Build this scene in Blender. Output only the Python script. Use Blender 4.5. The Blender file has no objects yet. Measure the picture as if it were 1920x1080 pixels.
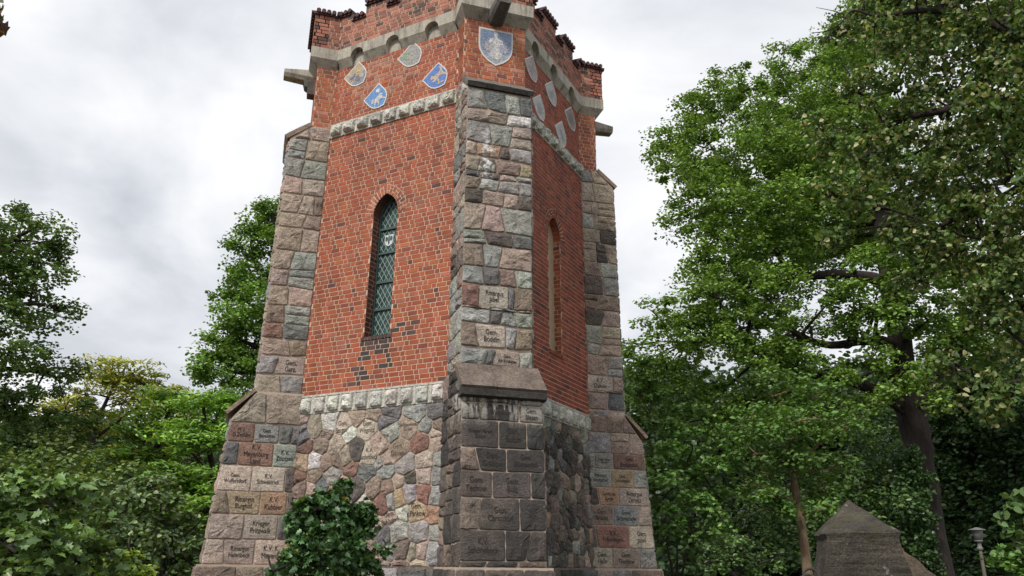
import bpy, math, random
import numpy as np
from mathutils import Vector, Matrix, noise as mnoise
from math import radians as RAD, sin, cos, pi, sqrt

random.seed(7)
RNG = np.random.default_rng(11)
SC = bpy.context.scene
COL = SC.collection
S2 = sqrt(.5)
ZO = 4.1                                   # height of the brick storey's foot above the ground

# ------------------------------------------------------------------ camera
F_PX = 1499.65
CAM = np.array([-2.9592, -13.4006, -2.4818 + ZO])
YAW, PITCH, ROLL = .2992, .3347, .0107
_F0 = np.array([sin(YAW), cos(YAW), 0]); _R = np.array([cos(YAW), -sin(YAW), 0])
_F = _F0 * cos(PITCH) + np.array([0, 0, sin(PITCH)])
_U = -_F0 * sin(PITCH) + np.array([0, 0, cos(PITCH)])
_R2 = _R * cos(ROLL) + _U * sin(ROLL); _U2 = -_R * sin(ROLL) + _U * cos(ROLL)
cam = bpy.data.objects.new('camera', bpy.data.cameras.new('camera')); COL.objects.link(cam)
cam.data.sensor_width = 36; cam.data.lens = F_PX / 1920 * 36
cam.data.clip_start = .05; cam.data.clip_end = 2000
M = Matrix(((_R2[0], _U2[0], -_F[0], CAM[0]), (_R2[1], _U2[1], -_F[1], CAM[1]), (_R2[2], _U2[2], -_F[2], CAM[2]), (0, 0, 0, 1)))
cam.matrix_world = M
SC.camera = cam

def ray(px, py):
    return _F + _R2 * ((px - 960) / F_PX) - _U2 * ((py - 540) / F_PX)

def at(px, py, D):
    """world point seen at a pixel of the photograph at horizontal distance D"""
    r = ray(px, py); return CAM + r * (D / math.hypot(r[0], r[1]))

# ------------------------------------------------------------------ sky, sun, exposure
W = bpy.data.worlds.new('World'); SC.world = W; W.use_nodes = True
nt = W.node_tree; nt.nodes.clear()
def N(t, kind, **kw):
    n = t.nodes.new(kind)
    for k, v in kw.items():
        if k.startswith('i_'): n.inputs[k[2:]].default_value = v
        else: setattr(n, k, v)
    return n
SUN_DIR = Vector((-.70, -.56, .92)).normalized()
sky = N(nt, 'ShaderNodeTexSky', sky_type='NISHITA', sun_disc=False)
sky.sun_elevation = math.asin(SUN_DIR.z); sky.sun_rotation = math.atan2(SUN_DIR.x, SUN_DIR.y)
bg1 = N(nt, 'ShaderNodeBackground'); bg1.inputs['Strength'].default_value = .09
nt.links.new(sky.outputs[0], bg1.inputs[0])
tc = N(nt, 'ShaderNodeTexCoord')
sx = N(nt, 'ShaderNodeSeparateXYZ'); nt.links.new(tc.outputs['Generated'], sx.inputs[0])
az = N(nt, 'ShaderNodeMath', operation='MAXIMUM'); nt.links.new(sx.outputs[2], az.inputs[0]); az.inputs[1].default_value = 0
ad = N(nt, 'ShaderNodeMath', operation='ADD'); nt.links.new(az.outputs[0], ad.inputs[0]); ad.inputs[1].default_value = .35
dv = N(nt, 'ShaderNodeVectorMath', operation='DIVIDE'); nt.links.new(tc.outputs['Generated'], dv.inputs[0])
cb = N(nt, 'ShaderNodeCombineXYZ')
for i in range(3): nt.links.new(ad.outputs[0], cb.inputs[i])
nt.links.new(cb.outputs[0], dv.inputs[1])
mp = N(nt, 'ShaderNodeMapping'); mp.inputs['Location'].default_value = (3.1, 1.7, 0); mp.inputs['Scale'].default_value = (1, 1, .6)
nt.links.new(dv.outputs[0], mp.inputs['Vector'])
n1 = N(nt, 'ShaderNodeTexNoise'); n1.inputs['Scale'].default_value = 2.6; n1.inputs['Detail'].default_value = 6; n1.inputs['Roughness'].default_value = .52; n1.inputs['Distortion'].default_value = .35
nt.links.new(mp.outputs[0], n1.inputs['Vector'])
cr = N(nt, 'ShaderNodeValToRGB')
e = cr.color_ramp.elements
e[0].position = .34; e[0].color = (.68, .71, .77, 1)
e[1].position = .62; e[1].color = (1.06, 1.06, 1.09, 1)
m = e.new(.47); m.color = (.86, .885, .93, 1)
m = e.new(.54); m.color = (.95, .965, 1.0, 1)
nt.links.new(n1.outputs[0], cr.inputs[0])
bg2 = N(nt, 'ShaderNodeBackground'); bg2.inputs['Strength'].default_value = .80
nt.links.new(cr.outputs[0], bg2.inputs[0])
n2 = N(nt, 'ShaderNodeTexNoise'); n2.inputs['Scale'].default_value = 1.7; n2.inputs['Detail'].default_value = 4
nt.links.new(mp.outputs[0], n2.inputs['Vector'])
mr = N(nt, 'ShaderNodeMapRange'); mr.inputs[1].default_value = .30; mr.inputs[2].default_value = .40; mr.inputs[3].default_value = .80; mr.inputs[4].default_value = 1.0
nt.links.new(n2.outputs[0], mr.inputs[0])
mx = N(nt, 'ShaderNodeMixShader'); out = N(nt, 'ShaderNodeOutputWorld')
nt.links.new(mr.outputs[0], mx.inputs[0]); nt.links.new(bg1.outputs[0], mx.inputs[1]); nt.links.new(bg2.outputs[0], mx.inputs[2]); nt.links.new(mx.outputs[0], out.inputs[0])

sl = bpy.data.lights.new('sun', 'SUN'); sl.energy = 2.6; sl.angle = RAD(12); sl.color = (1, .95, .87)
so = bpy.data.objects.new('sun', sl); COL.objects.link(so)
so.rotation_euler = SUN_DIR.to_track_quat('Z', 'Y').to_euler(); so.location = (-20, -20, 30)
SC.view_settings.view_transform = 'Standard'; SC.view_settings.look = 'None'
SC.view_settings.exposure = 0.28; SC.view_settings.gamma = 1

# ------------------------------------------------------------------ materials
def new_mat(name):
    m = bpy.data.materials.new(name); m.use_nodes = True; t = m.node_tree; t.nodes.clear()
    o = t.nodes.new('ShaderNodeOutputMaterial'); b = t.nodes.new('ShaderNodeBsdfPrincipled')
    t.links.new(b.outputs[0], o.inputs[0]); return m, t, b, o

def link(t, a, b): t.links.new(a, b)

def vnoise(t, scale, detail=4, rough=.55, vec=None, coord='Object', stretch=None):
    n = t.nodes.new('ShaderNodeTexNoise'); n.inputs['Scale'].default_value = scale; n.inputs['Detail'].default_value = detail; n.inputs['Roughness'].default_value = rough
    c = t.nodes.new('ShaderNodeTexCoord'); src = c.outputs[coord]
    if stretch:
        mp = t.nodes.new('ShaderNodeMapping'); mp.inputs['Scale'].default_value = stretch; link(t, src, mp.inputs[0]); src = mp.outputs[0]
    link(t, src, n.inputs['Vector']); return n.outputs[0]

def mapr(t, v, a, b, c, d):
    n = t.nodes.new('ShaderNodeMapRange'); link(t, v, n.inputs[0])
    for i, x in enumerate((a, b, c, d)): n.inputs[i + 1].default_value = x
    return n.outputs[0]

def mulcol(t, col, val):
    n = t.nodes.new('ShaderNodeVectorMath'); n.operation = 'SCALE'; link(t, col, n.inputs[0]); link(t, val, n.inputs['Scale']); return n.outputs[0]

def mixcol(t, fac, a, b):
    n = t.nodes.new('ShaderNodeMix'); n.data_type = 'RGBA'
    if hasattr(fac, 'links'): link(t, fac, n.inputs[0])
    else: n.inputs[0].default_value = fac
    for i, x in ((6, a), (7, b)):
        if hasattr(x, 'links'): link(t, x, n.inputs[i])
        else: n.inputs[i].default_value = (*x, 1)
    return n.outputs[2]

def math2(t, op, a, b):
    n = t.nodes.new('ShaderNodeMath'); n.operation = op
    for i, x in enumerate((a, b)):
        if hasattr(x, 'links'): link(t, x, n.inputs[i])
        else: n.inputs[i].default_value = x
    return n.outputs[0]

def bump(t, b, h, strength=.6, dist=.02):
    n = t.nodes.new('ShaderNodeBump'); n.inputs['Strength'].default_value = strength; n.inputs['Distance'].default_value = dist
    link(t, h, n.inputs['Height']); link(t, n.outputs[0], b.inputs['Normal'])

def attr_col(t):
    n = t.nodes.new('ShaderNodeAttribute'); n.attribute_name = 'Col'; return n.outputs['Color']

def make_stone(name, streaks=False, bumpd=.02, moss=0):
    m, t, b, o = new_mat(name)
    c = attr_col(t)
    c = mulcol(t, c, mapr(t, vnoise(t, 5, 5, .65), .3, .7, .72, 1.28))
    c = mulcol(t, c, mapr(t, vnoise(t, 70, 3, .7), .3, .72, .62, 1.42))
    c = mulcol(t, c, mapr(t, vnoise(t, 26, 4, .75), .32, .68, .66, 1.34))
    g = mapr(t, vnoise(t, 2.2, 6, .7), .52, .68, 0, .45)
    c = mixcol(t, g, c, (.10, .095, .085))
    li = mapr(t, vnoise(t, 16, 4, .6), .63, .70, 0, .35)
    c = mixcol(t, li, c, (.42, .41, .36))
    if moss:
        mo = mapr(t, vnoise(t, 3.1, 5, .7), .45, .62, 0, moss)
        c = mixcol(t, mo, c, (.055, .06, .035))
    if streaks:
        co = t.nodes.new('ShaderNodeTexCoord'); sp = t.nodes.new('ShaderNodeSeparateXYZ'); link(t, co.outputs['Object'], sp.inputs[0])
        x, z = sp.outputs[0], sp.outputs[2]
        # black crust on the lower front
        fr = math2(t, 'LESS_THAN', sp.outputs[1], -3.0)
        d = math2(t, 'MULTIPLY', mapr(t, vnoise(t, 1.6, 5, .6, stretch=(1.6, 1.6, .7)), .42, .6, 0, .7), math2(t, 'MULTIPLY', fr, math2(t, 'LESS_THAN', z, 3.8)))
        c = mixcol(t, d, c, (.055, .05, .048))
        # lime runs just under the weathered drip course of the front pier
        v = vnoise(t, 1, 4, .6, stretch=(13, 13, 1.3))
        a = mapr(t, v, .47, .54, 0, 1)
        up = math2(t, 'MULTIPLY', mapr(t, z, 3.30, 3.58, 0, 1), math2(t, 'LESS_THAN', z, 3.74)); fr = math2(t, 'LESS_THAN', sp.outputs[1], -3.0)
        a = math2(t, 'MULTIPLY', math2(t, 'MULTIPLY', a, up), fr)
        c = mixcol(t, math2(t, 'MULTIPLY', a, .85), c, (.5, .47, .42))
        # one white splash higher up
        wv = math2(t, 'ADD', x, math2(t, 'MULTIPLY', mapr(t, vnoise(t, 4, 4, .6), .3, .7, -1, 1), .09))
        q = mapr(t, math2(t, 'ABSOLUTE', math2(t, 'ADD', wv, .20), 0), 0.05, .12, 1, 0)
        q = math2(t, 'MULTIPLY', q, math2(t, 'MULTIPLY', mapr(t, z, 6.85, 7.1, 0, 1), mapr(t, z, 7.75, 7.95, 1, 0)))
        q = math2(t, 'MULTIPLY', math2(t, 'MULTIPLY', q, mapr(t, vnoise(t, 14, 3, .6), .4, .55, 0, 1)), fr)
        c = mixcol(t, q, c, (.80, .79, .77))
    link(t, c, b.inputs['Base Color']); b.inputs['Roughness'].default_value = .9
    h = math2(t, 'ADD', vnoise(t, 21, 6, .72, stretch=(1, 1, 1.5)), math2(t, 'MULTIPLY', vnoise(t, 70, 3, .6), .4))
    bump(t, b, h, 1.0, bumpd * 1.9); return m

def make_brick(name):
    m, t, b, o = new_mat(name)
    c = attr_col(t)
    c = mulcol(t, c, mapr(t, vnoise(t, 60, 4, .7), .3, .7, .72, 1.25))
    c = mulcol(t, c, mapr(t, vnoise(t, 1.3, 4, .6), .3, .7, .72, 1.06))
    c = mulcol(t, c, mapr(t, vnoise(t, 1.5, 5, .65, stretch=(3.5, 3.5, .5)), .35, .6, .76, 1.02))
    link(t, c, b.inputs['Base Color']); b.inputs['Roughness'].default_value = .75
    bump(t, b, vnoise(t, 90, 3, .6), .5, .004); return m

def make_plain(name, col, rough=.85, var=.25, scale=8, bd=.004, bs=.5, metallic=0, scale2=None):
    m, t, b, o = new_mat(name)
    rgb = t.nodes.new('ShaderNodeRGB'); rgb.outputs[0].default_value = (*col, 1)
    c = mulcol(t, rgb.outputs[0], mapr(t, vnoise(t, scale, 6, .65), .3, .7, 1 - var, 1 + var))
    if scale2: c = mulcol(t, c, mapr(t, vnoise(t, scale2, 4, .6), .35, .65, 1 - var, 1 + var))
    link(t, c, b.inputs['Base Color']); b.inputs['Roughness'].default_value = rough; b.inputs['Metallic'].default_value = metallic
    bump(t, b, vnoise(t, scale * 6, 4, .6), bs, bd); return m

def make_cast(name, col):
    m, t, b, o = new_mat(name)
    rgb = t.nodes.new('ShaderNodeRGB'); rgb.outputs[0].default_value = (*col, 1)
    c = mulcol(t, rgb.outputs[0], mapr(t, vnoise(t, 3, 6, .65), .3, .7, .8, 1.15))
    c = mulcol(t, c, mapr(t, vnoise(t, 26, 5, .7), .35, .65, .8, 1.15))
    st = mapr(t, vnoise(t, 1, 5, .7, stretch=(7, 7, .8)), .50, .66, 0, .75)
    c = mixcol(t, st, c, (.085, .075, .062))
    link(t, c, b.inputs['Base Color']); b.inputs['Roughness'].default_value = .9
    bump(t, b, vnoise(t, 40, 5, .7), .7, .008); return m

def make_leaf(name, trans=.28, rough=.45, spec=.4):
    m, t, b, o = new_mat(name)
    c = attr_col(t); link(t, c, b.inputs['Base Color'])
    b.inputs['Roughness'].default_value = rough; b.inputs['Specular IOR Level'].default_value = spec
    tr = t.nodes.new('ShaderNodeBsdfTranslucent')
    cc = t.nodes.new('ShaderNodeVectorMath'); cc.operation = 'MULTIPLY'; link(t, c, cc.inputs[0]); cc.inputs[1].default_value = (1.5, 1.35, .55)
    link(t, cc.outputs[0], tr.inputs[0])
    mx = t.nodes.new('ShaderNodeMixShader'); mx.inputs[0].default_value = trans
    link(t, b.outputs[0], mx.inputs[1]); link(t, tr.outputs[0], mx.inputs[2]); link(t, mx.outputs[0], o.inputs[0]); return m

def make_bark(name, col, scale=6):
    m, t, b, o = new_mat(name)
    rgb = t.nodes.new('ShaderNodeRGB'); rgb.outputs[0].default_value = (*col, 1)
    v = vnoise(t, scale, 6, .7, stretch=(2.2, 2.2, .45))
    c = mulcol(t, rgb.outputs[0], mapr(t, v, .32, .68, .45, 1.5))
    link(t, c, b.inputs['Base Color']); b.inputs['Roughness'].default_value = .95
    bump(t, b, v, 1, .05); return m

MAT = dict(
    stone=make_stone('granite_fieldstone', streaks=True), stone_wall=make_stone('rubble_stone'), stone_moss=make_stone('mossy_rubble', moss=.45),
    brick=make_brick('red_brick'), mortar=make_plain('lime_mortar', (.43, .34, .27), .95, .15, 9, .004),
    brick_mortar=make_plain('pale_brick_joint', (.58, .42, .31), .95, .10, 9, .002),
    band=make_stone('pale_band_stone', bumpd=.012), cast=make_cast('cast_stone', (.42, .385, .32)),
    darkcast=make_plain('weathered_cast_stone', (.12, .11, .10), .9, .3, 4, .004, scale2=25),
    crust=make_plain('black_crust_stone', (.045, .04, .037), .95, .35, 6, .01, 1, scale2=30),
    tile=make_plain('dark_roof_tile', (.075, .03, .03), .7, .35, 7, .004, scale2=30),
    slabtan=make_plain('tan_coping', (.27, .20, .15), .9, .35, 4, .012, 1, scale2=30),
    slab=make_plain('weathered_slab', (.14, .108, .088), .9, .35, 4, .012, 1, scale2=30),
    ink=make_plain('inscription_paint', (.028, .022, .018), .8, .2, 20, .001),
    inkfade=make_plain('faded_inscription', (.10, .085, .07), .9, .3, 20, .001),
    lead=make_plain('lead_came', (.36, .44, .40), .5, .1, 20, .001),
    frame=make_plain('green_window_bar', (.045, .085, .08), .5, .2, 12, .001),
    plaster=make_plain('tan_plaster', (.40, .30, .20), .9, .15, 6, .002),
    crest_white=make_plain('pale_crest_glass', (.62, .62, .66), .4, .1, 30, .001),
    mosrim=make_plain('pale_shield_rim', (.62, .60, .56), .8, .1, 20, .001),
    bark=make_bark('oak_bark', (.032, .023, .019), 9), barkpale=make_bark('pale_bark', (.22, .155, .095), 8), barkdark=make_bark('dark_bark', (.032, .027, .022)),
    leaf=make_leaf('tree_leaf', .25), leafshiny=make_leaf('glossy_leaf', .18, .38, .5), leafpale=make_leaf('linden_leaf', .3, .5, .3),
    concrete=None, metal=make_plain('grey_lamp_metal', (.20, .20, .195), .6, .2, 12, .002), opal=make_plain('opal_lamp_glass', (.25, .26, .255), .35, .08, 15, .001),
    post=make_plain('lamp_post_paint', (.17, .15, .125), .7, .3, 9, .003), iron=make_plain('rusty_iron', (.05, .042, .036), .85, .3, 18, .004),
    ground=make_plain('forest_floor', (.055, .05, .028), 1, .4, .7, .05, 1, scale2=9),
)
def glass():
    m, t, b, o = new_mat('dark_leaded_glass')
    rgb = t.nodes.new('ShaderNodeRGB'); rgb.outputs[0].default_value = (.022, .052, .048, 1)
    link(t, mulcol(t, rgb.outputs[0], mapr(t, vnoise(t, 9, 2), .35, .65, .6, 1.5)), b.inputs['Base Color'])
    b.inputs['Roughness'].default_value = .32; b.inputs['Specular IOR Level'].default_value = .45
    bump(t, b, vnoise(t, 14, 2), .25, .01); return m
MAT['glass'] = glass()
def mosaic(name):
    m, t, b, o = new_mat(name)
    v = t.nodes.new('ShaderNodeTexVoronoi'); v.inputs['Scale'].default_value = 62
    c0 = t.nodes.new('ShaderNodeTexCoord'); link(t, c0.outputs['Object'], v.inputs['Vector'])
    sp = t.nodes.new('ShaderNodeSeparateColor'); link(t, v.outputs['Color'], sp.inputs[0])
    c = mulcol(t, attr_col(t), mapr(t, sp.outputs[0], 0, 1, .55, 1.5))
    e = t.nodes.new('ShaderNodeTexVoronoi'); e.feature = 'DISTANCE_TO_EDGE'; e.inputs['Scale'].default_value = 62; link(t, c0.outputs['Object'], e.inputs['Vector'])
    c = mixcol(t, mapr(t, e.outputs[0], .02, .10, .55, 0), c, (.34, .33, .32))
    link(t, c, b.inputs['Base Color']); b.inputs['Roughness'].default_value = .35; return m
MAT['mosaic'] = mosaic('glazed_mosaic')
def old_concrete():
    m, t, b, o = new_mat('weathered_shaded_concrete')
    rgb = t.nodes.new('ShaderNodeRGB'); rgb.outputs[0].default_value = (.046, .039, .030, 1)  # weathered concrete, with the shade of the trees put into its dark colour
    c = mulcol(t, rgb.outputs[0], mapr(t, vnoise(t, 3, 6, .7), .3, .7, .5, 1.6))
    c = mulcol(t, c, mapr(t, vnoise(t, 55, 3, .7), .35, .7, .6, 1.8))
    c = mulcol(t, c, mapr(t, vnoise(t, 2, 4, .6, stretch=(1, 1, 9)), .35, .65, .75, 1.25))
    c = mixcol(t, mapr(t, vnoise(t, 7, 3, .5), .70, .73, 0, .8), c, (.20, .19, .16))
    c = mixcol(t, mapr(t, vnoise(t, 2.5, 5, .7), .55, .7, 0, .6), c, (.06, .065, .022))
    link(t, c, b.inputs['Base Color']); b.inputs['Roughness'].default_value = .95
    bump(t, b, math2(t, 'ADD', vnoise(t, 30, 5, .7), vnoise(t, 3, 3, .6, stretch=(1, 1, 8))), 1, .02); return m
MAT['concrete'] = old_concrete()

# ------------------------------------------------------------------ mesh helpers
class MB:
    def __init__(s): s.v = []; s.f = []; s.c = []
    def add(s, verts, faces, col=(.5, .5, .5)):
        o = len(s.v); s.v.extend(tuple(map(float, p)) for p in verts); s.f.extend(tuple(o + i for i in f) for f in faces)
        if isinstance(col, list): s.c.extend(col)
        else: s.c.extend([col] * len(verts))
    def box(s, lo, hi, col=(.5, .5, .5), T=None):
        x0, y0, z0 = lo; x1, y1, z1 = hi
        V = [(x0, y0, z0), (x1, y0, z0), (x1, y1, z0), (x0, y1, z0), (x0, y0, z1), (x1, y0, z1), (x1, y1, z1), (x0, y1, z1)]
        if T: V = [T(*p) for p in V]
        s.add(V, [(0, 3, 2, 1), (4, 5, 6, 7), (0, 1, 5, 4), (1, 2, 6, 5), (2, 3, 7, 6), (3, 0, 4, 7)], col)
    def tube(s, pts, rad, n=8, col=(.5, .5, .5), cap=True):
        pts = [Vector(p) for p in pts]; vs = []; fs = []
        up = Vector((.13, .31, .94))
        for i, p in enumerate(pts):
            d = (pts[min(i + 1, len(pts) - 1)] - pts[max(i - 1, 0)]).normalized()
            a = d.cross(up)
            if a.length < 1e-3: a = d.cross(Vector((1, 0, 0)))
            a.normalize(); b = a.cross(d)
            for k in range(n):
                t = 2 * pi * k / n; vs.append(p + (a * cos(t) + b * sin(t)) * rad[i])
        for i in range(len(pts) - 1):
            for k in range(n):
                k2 = (k + 1) % n; fs.append((i * n + k, i * n + k2, (i + 1) * n + k2, (i + 1) * n + k))
        if cap: fs.append(tuple(range(n - 1, -1, -1))); fs.append(tuple((len(pts) - 1) * n + k for k in range(n)))
        s.add(vs, fs, col)
    def build(s, name, mat, parent=None, smooth=False):
        me = bpy.data.meshes.new(name); me.from_pydata(s.v, [], s.f); me.validate()
        a = me.color_attributes.new('Col', 'FLOAT_COLOR', 'POINT')
        if len(s.c) == len(me.vertices): a.data.foreach_set('color', np.array([(*c, 1) for c in s.c], np.float32).ravel())
        if smooth: me.polygons.foreach_set('use_smooth', [True] * len(me.polygons))
        me.update()
        o = bpy.data.objects.new(name, me); COL.objects.link(o); me.materials.append(MAT[mat])
        if parent: o.parent = parent
        return o

def tag(o, label=None, cat=None, group=None, kind=None):
    for k, v in (('label', label), ('category', cat), ('group', group), ('kind', kind)):
        if v: o[k] = v
    return o
def empty(name, loc=(0, 0, 0)):
    o = bpy.data.objects.new(name, None); COL.objects.link(o); o.location = loc; o.empty_display_size = .3; return o

class Face:
    """an upright face: s runs to the right, z up (0 at the foot of the brick storey), h out of the wall; d(z) its distance from the tower axis"""
    def __init__(s, T, d):
        s.T = np.array(T, float); s.N = np.array([s.T[1], -s.T[0], 0.]); s.d = d if callable(d) else (lambda z, q=d: q)
    def __call__(s, u, z, h=0.):
        p = s.N * (s.d(z) + h) + s.T * u; return (p[0], p[1], z + ZO)
    def px(s, x, y, z0=0):
        """(s, z) of the face point at a pixel of the photograph"""
        r = ray(x, y); t = (s.d(z0) - CAM @ s.N) / (r @ s.N); p = CAM + r * t
        return float(p @ s.T), float(p[2] - ZO)

# ------------------------------------------------------------------ stones
PAL = dict(P=(0.439, 0.349, 0.288), B=(0.302, 0.230, 0.185), G=(0.339, 0.329, 0.312), D=(0.182, 0.179, 0.177), T=(0.462, 0.378, 0.299), L=(0.520, 0.439, 0.360), N=(0.381, 0.386, 0.341),
           E=(0.145, 0.118, 0.102), R=(0.294, 0.165, 0.132), Y=(0.488, 0.374, 0.243), O=(0.456, 0.291, 0.198), W=(0.659, 0.625, 0.568), K=(0.061, 0.056, 0.052))
def jit(c, a=.10):
    k = 1 + random.uniform(-a, a) * 1.6; return tuple(max(.01, x * k * (1 + random.uniform(-a, a) * .5)) for x in c)

def clip(poly, a, b, c):
    """keep a*x + b*y <= c"""
    out = []
    for i in range(len(poly)):
        p, q = poly[i], poly[(i + 1) % len(poly)]
        dp, dq = a * p[0] + b * p[1] - c, a * q[0] + b * q[1] - c
        if dp <= 0: out.append(p)
        if dp * dq < 0:
            t = dp / (dp - dq); out.append((p[0] + (q[0] - p[0]) * t, p[1] + (q[1] - p[1]) * t))
    return out

def area(poly):
    return .5 * sum(poly[i][0] * poly[(i + 1) % len(poly)][1] - poly[(i + 1) % len(poly)][0] * poly[i][1] for i in range(len(poly)))

def stone(mb, face, poly, col, flat=False, gap=.006, relief=.026, rough=.030, wob=.011, rnd=5):
    A = area(poly)
    if len(poly) < 3 or abs(A) < .0008: return
    if A < 0: poly = poly[::-1]
    cx = sum(p[0] for p in poly) / len(poly); cz = sum(p[1] for p in poly) / len(poly)
    P = []
    for i in range(len(poly)):
        p, q = poly[i], poly[(i + 1) % len(poly)]
        n = max(1, int(math.hypot(q[0] - p[0], q[1] - p[1]) / .045))
        for k in range(n): P.append((p[0] + (q[0] - p[0]) * k / n, p[1] + (q[1] - p[1]) * k / n))
    n = len(P)
    for _ in range(1):                                     # round the corners a little
        P = [((P[i - 1][0] + rnd * P[i][0] + P[(i + 1) % n][0]) / (2 + rnd), (P[i - 1][1] + rnd * P[i][1] + P[(i + 1) % n][1]) / (2 + rnd)) for i in range(n)]
    seed = random.uniform(0, 50)
    def nz(u, z, f=8.): return .75 * mnoise.fractal(Vector((u * f, z * f, seed)), .8, 2.1, 4) + .5 * (.35 - abs(mnoise.noise(Vector((u * 9 + z * 5, z * 13, seed)))))
    rings = []
    w = wob * (.4 if flat else 1)
    for ins, sc, h, k in ((gap, 1, -.014, 0), (gap + .003, 1, .003, .1), (gap + .014, 1, relief * .65, .55), (gap + .014, .68, relief, 1), (gap + .014, .34, relief * 1.08, 1)):
        row = []
        for (u, z) in P:
            du, dz = u - cx, z - cz; L = math.hypot(du, dz) + 1e-6
            f = max(.12, 1 - (ins + w * mnoise.noise(Vector((u * 16, z * 16, seed)))) / L) * sc
            uu, zz = cx + du * f, cz + dz * f
            hh = h * (.55 if flat and h > 0 else 1) + k * nz(uu, zz) * (rough * (.08 if flat else 1))
            row.append((uu, zz, hh))
        rings.append(row)
    V = [face(*p) for r in rings for p in r]; V.append(face(cx, cz, relief * (.6 if flat else 1.1)))
    Fs = []
    for r in range(len(rings) - 1):
        for i in range(n):
            j = (i + 1) % n; Fs.append((r * n + i, r * n + j, (r + 1) * n + j, (r + 1) * n + i))
    b = (len(rings) - 1) * n
    for i in range(n): Fs.append((b + i, b + (i + 1) % n, len(V) - 1))
    mb.add(V, Fs, col)

def text_on(parent, face, u, z, lines, size=.085, rot=0, h=.019, mat='ink', bold=0):
    c, s = cos(rot), sin(rot)
    for i, ln in enumerate(lines):
        y0 = ((len(lines) - 1) / 2 - i) * size * 1.02
        cu = bpy.data.curves.new('inscription', 'FONT'); cu.body = ln; cu.align_x = 'CENTER'; cu.align_y = 'CENTER'
        cu.size = size; cu.offset = bold; cu.extrude = .0015
        tmp = bpy.data.objects.new('inscription', cu); COL.objects.link(tmp)
        me = bpy.data.meshes.new_from_object(tmp.evaluated_get(bpy.context.evaluated_depsgraph_get()))
        bpy.data.objects.remove(tmp)
        for v in me.vertices:
            x, y = v.co.x * .80, v.co.y * 1.1 + y0
            v.co = face(u + x * c - y * s, z + x * s + y * c, h + v.co.z)
        me.name = 'inscription'; me.materials.clear(); me.materials.append(MAT[mat])
        o = bpy.data.objects.new('inscription', me); COL.objects.link(o); o.parent = parent

def rows(mb, face, u0, u1, z0, z1, hmin, hmax, wmin, wmax, pal, clips=(), reserve=(), relief=.026, rough=.030):
    """coursed stones between z0 and z1; reserve = list of (za, zb, [(share, colour key, text?)...]) fixed courses"""
    U0 = u0 if callable(u0) else (lambda z: u0); U1 = u1 if callable(u1) else (lambda z: u1)
    res = sorted(reserve, key=lambda r: r[0]); texts = []
    z = z0; courses = []
    spans = []
    for r in res: spans.append((z, r[0], None)); spans.append((r[0], r[1], r[2])); z = r[1]
    spans.append((z, z1, None))
    for a, b, fixed in spans:
        if fixed: courses.append((a, b, fixed)); continue
        if b - a < .03: continue
        n = max(1, round((b - a) / random.uniform(hmin, hmax))); cuts = [a]
        for i in range(1, n): cuts.append(a + (b - a) * (i + random.uniform(-.2, .2)) / n)
        cuts.append(b)
        for i in range(n): courses.append((cuts[i], cuts[i + 1], None))
    seedk = random.uniform(0, 99)
    WA_ = .010 if reserve and len(reserve) > 4 and (z1 - z0) < 3 else .036
    def wave(u, z, amp=WA_): return z + amp * mnoise.noise(Vector((u * 3.1, z * 5, seedk)))
    for a, b, fixed in courses:
        zm = (a + b) / 2; L, R = U0(zm), U1(zm)
        if fixed: parts = [(q[0], q[1], q[2] if len(q) > 2 else None) for q in fixed]
        else:
            parts = []; tot = 0
            while tot < 1:
                w = random.uniform(wmin, wmax) / (R - L)
                if 1 - tot - w < wmin * .6 / (R - L): w = 1 - tot
                tot += w; parts.append((tot, random.choice(pal), None))
        p = 0; sk_prev = 0
        for (e, key, txt) in parts:
            ua, ub = L + (R - L) * p, L + (R - L) * e; p = e
            sk = 0 if txt or e > .999 else random.uniform(-.042, .042)
            skl = sk_prev; sk_prev = sk
            la = (U0(a) - L) if ua == L else skl; lb = (U0(b) - L) if ua == L else -skl
            ra = (U1(a) - R) if abs(ub - R) < 1e-6 else sk; rb = (U1(b) - R) if abs(ub - R) < 1e-6 else -sk
            bot = 0 if abs(a - z0) < 1e-6 else 1; top = 0 if abs(b - z1) < 1e-6 else 1
            za = lambda u: wave(u, a) if bot else a
            zb = lambda u: wave(u, b) if top else b
            polys = [[(ua + la, za(ua)), (ub + ra, za(ub)), (ub + rb, zb(ub)), (ua + lb, zb(ua))]]
            if not txt and not fixed and random.random() < .22 and (b - a) > .2:      # a course split into two thinner stones
                f = random.uniform(.35, .65); q = polys[0]
                lm = (q[0][0] + (q[3][0] - q[0][0]) * f, q[0][1] + (q[3][1] - q[0][1]) * f); rm = (q[1][0] + (q[2][0] - q[1][0]) * f, q[1][1] + (q[2][1] - q[1][1]) * f)
                polys = [[q[0], q[1], rm, lm], [lm, rm, q[2], q[3]]]
            for pl in polys:
                for c in clips: pl = clip(pl, *c) if pl else pl
                if pl and len(pl) > 2:
                    stone(mb, face, pl, jit(PAL[key]), flat=bool(txt), relief=relief, rough=rough)
            if txt: texts.append(((ua + ub) / 2, (a + b) / 2, txt, ub - ua, b - a))
    return texts

def put_texts(parent, face, texts, mat='ink'):
    for (u, z, t, w, h) in texts:
        lines = t.split('/')
        n = max(len(x) for x in lines)
        size = min(h * .36, w * .82 / (n * .44), .10)
        text_on(parent, face, u, z, lines, size, mat=mat)

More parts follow.
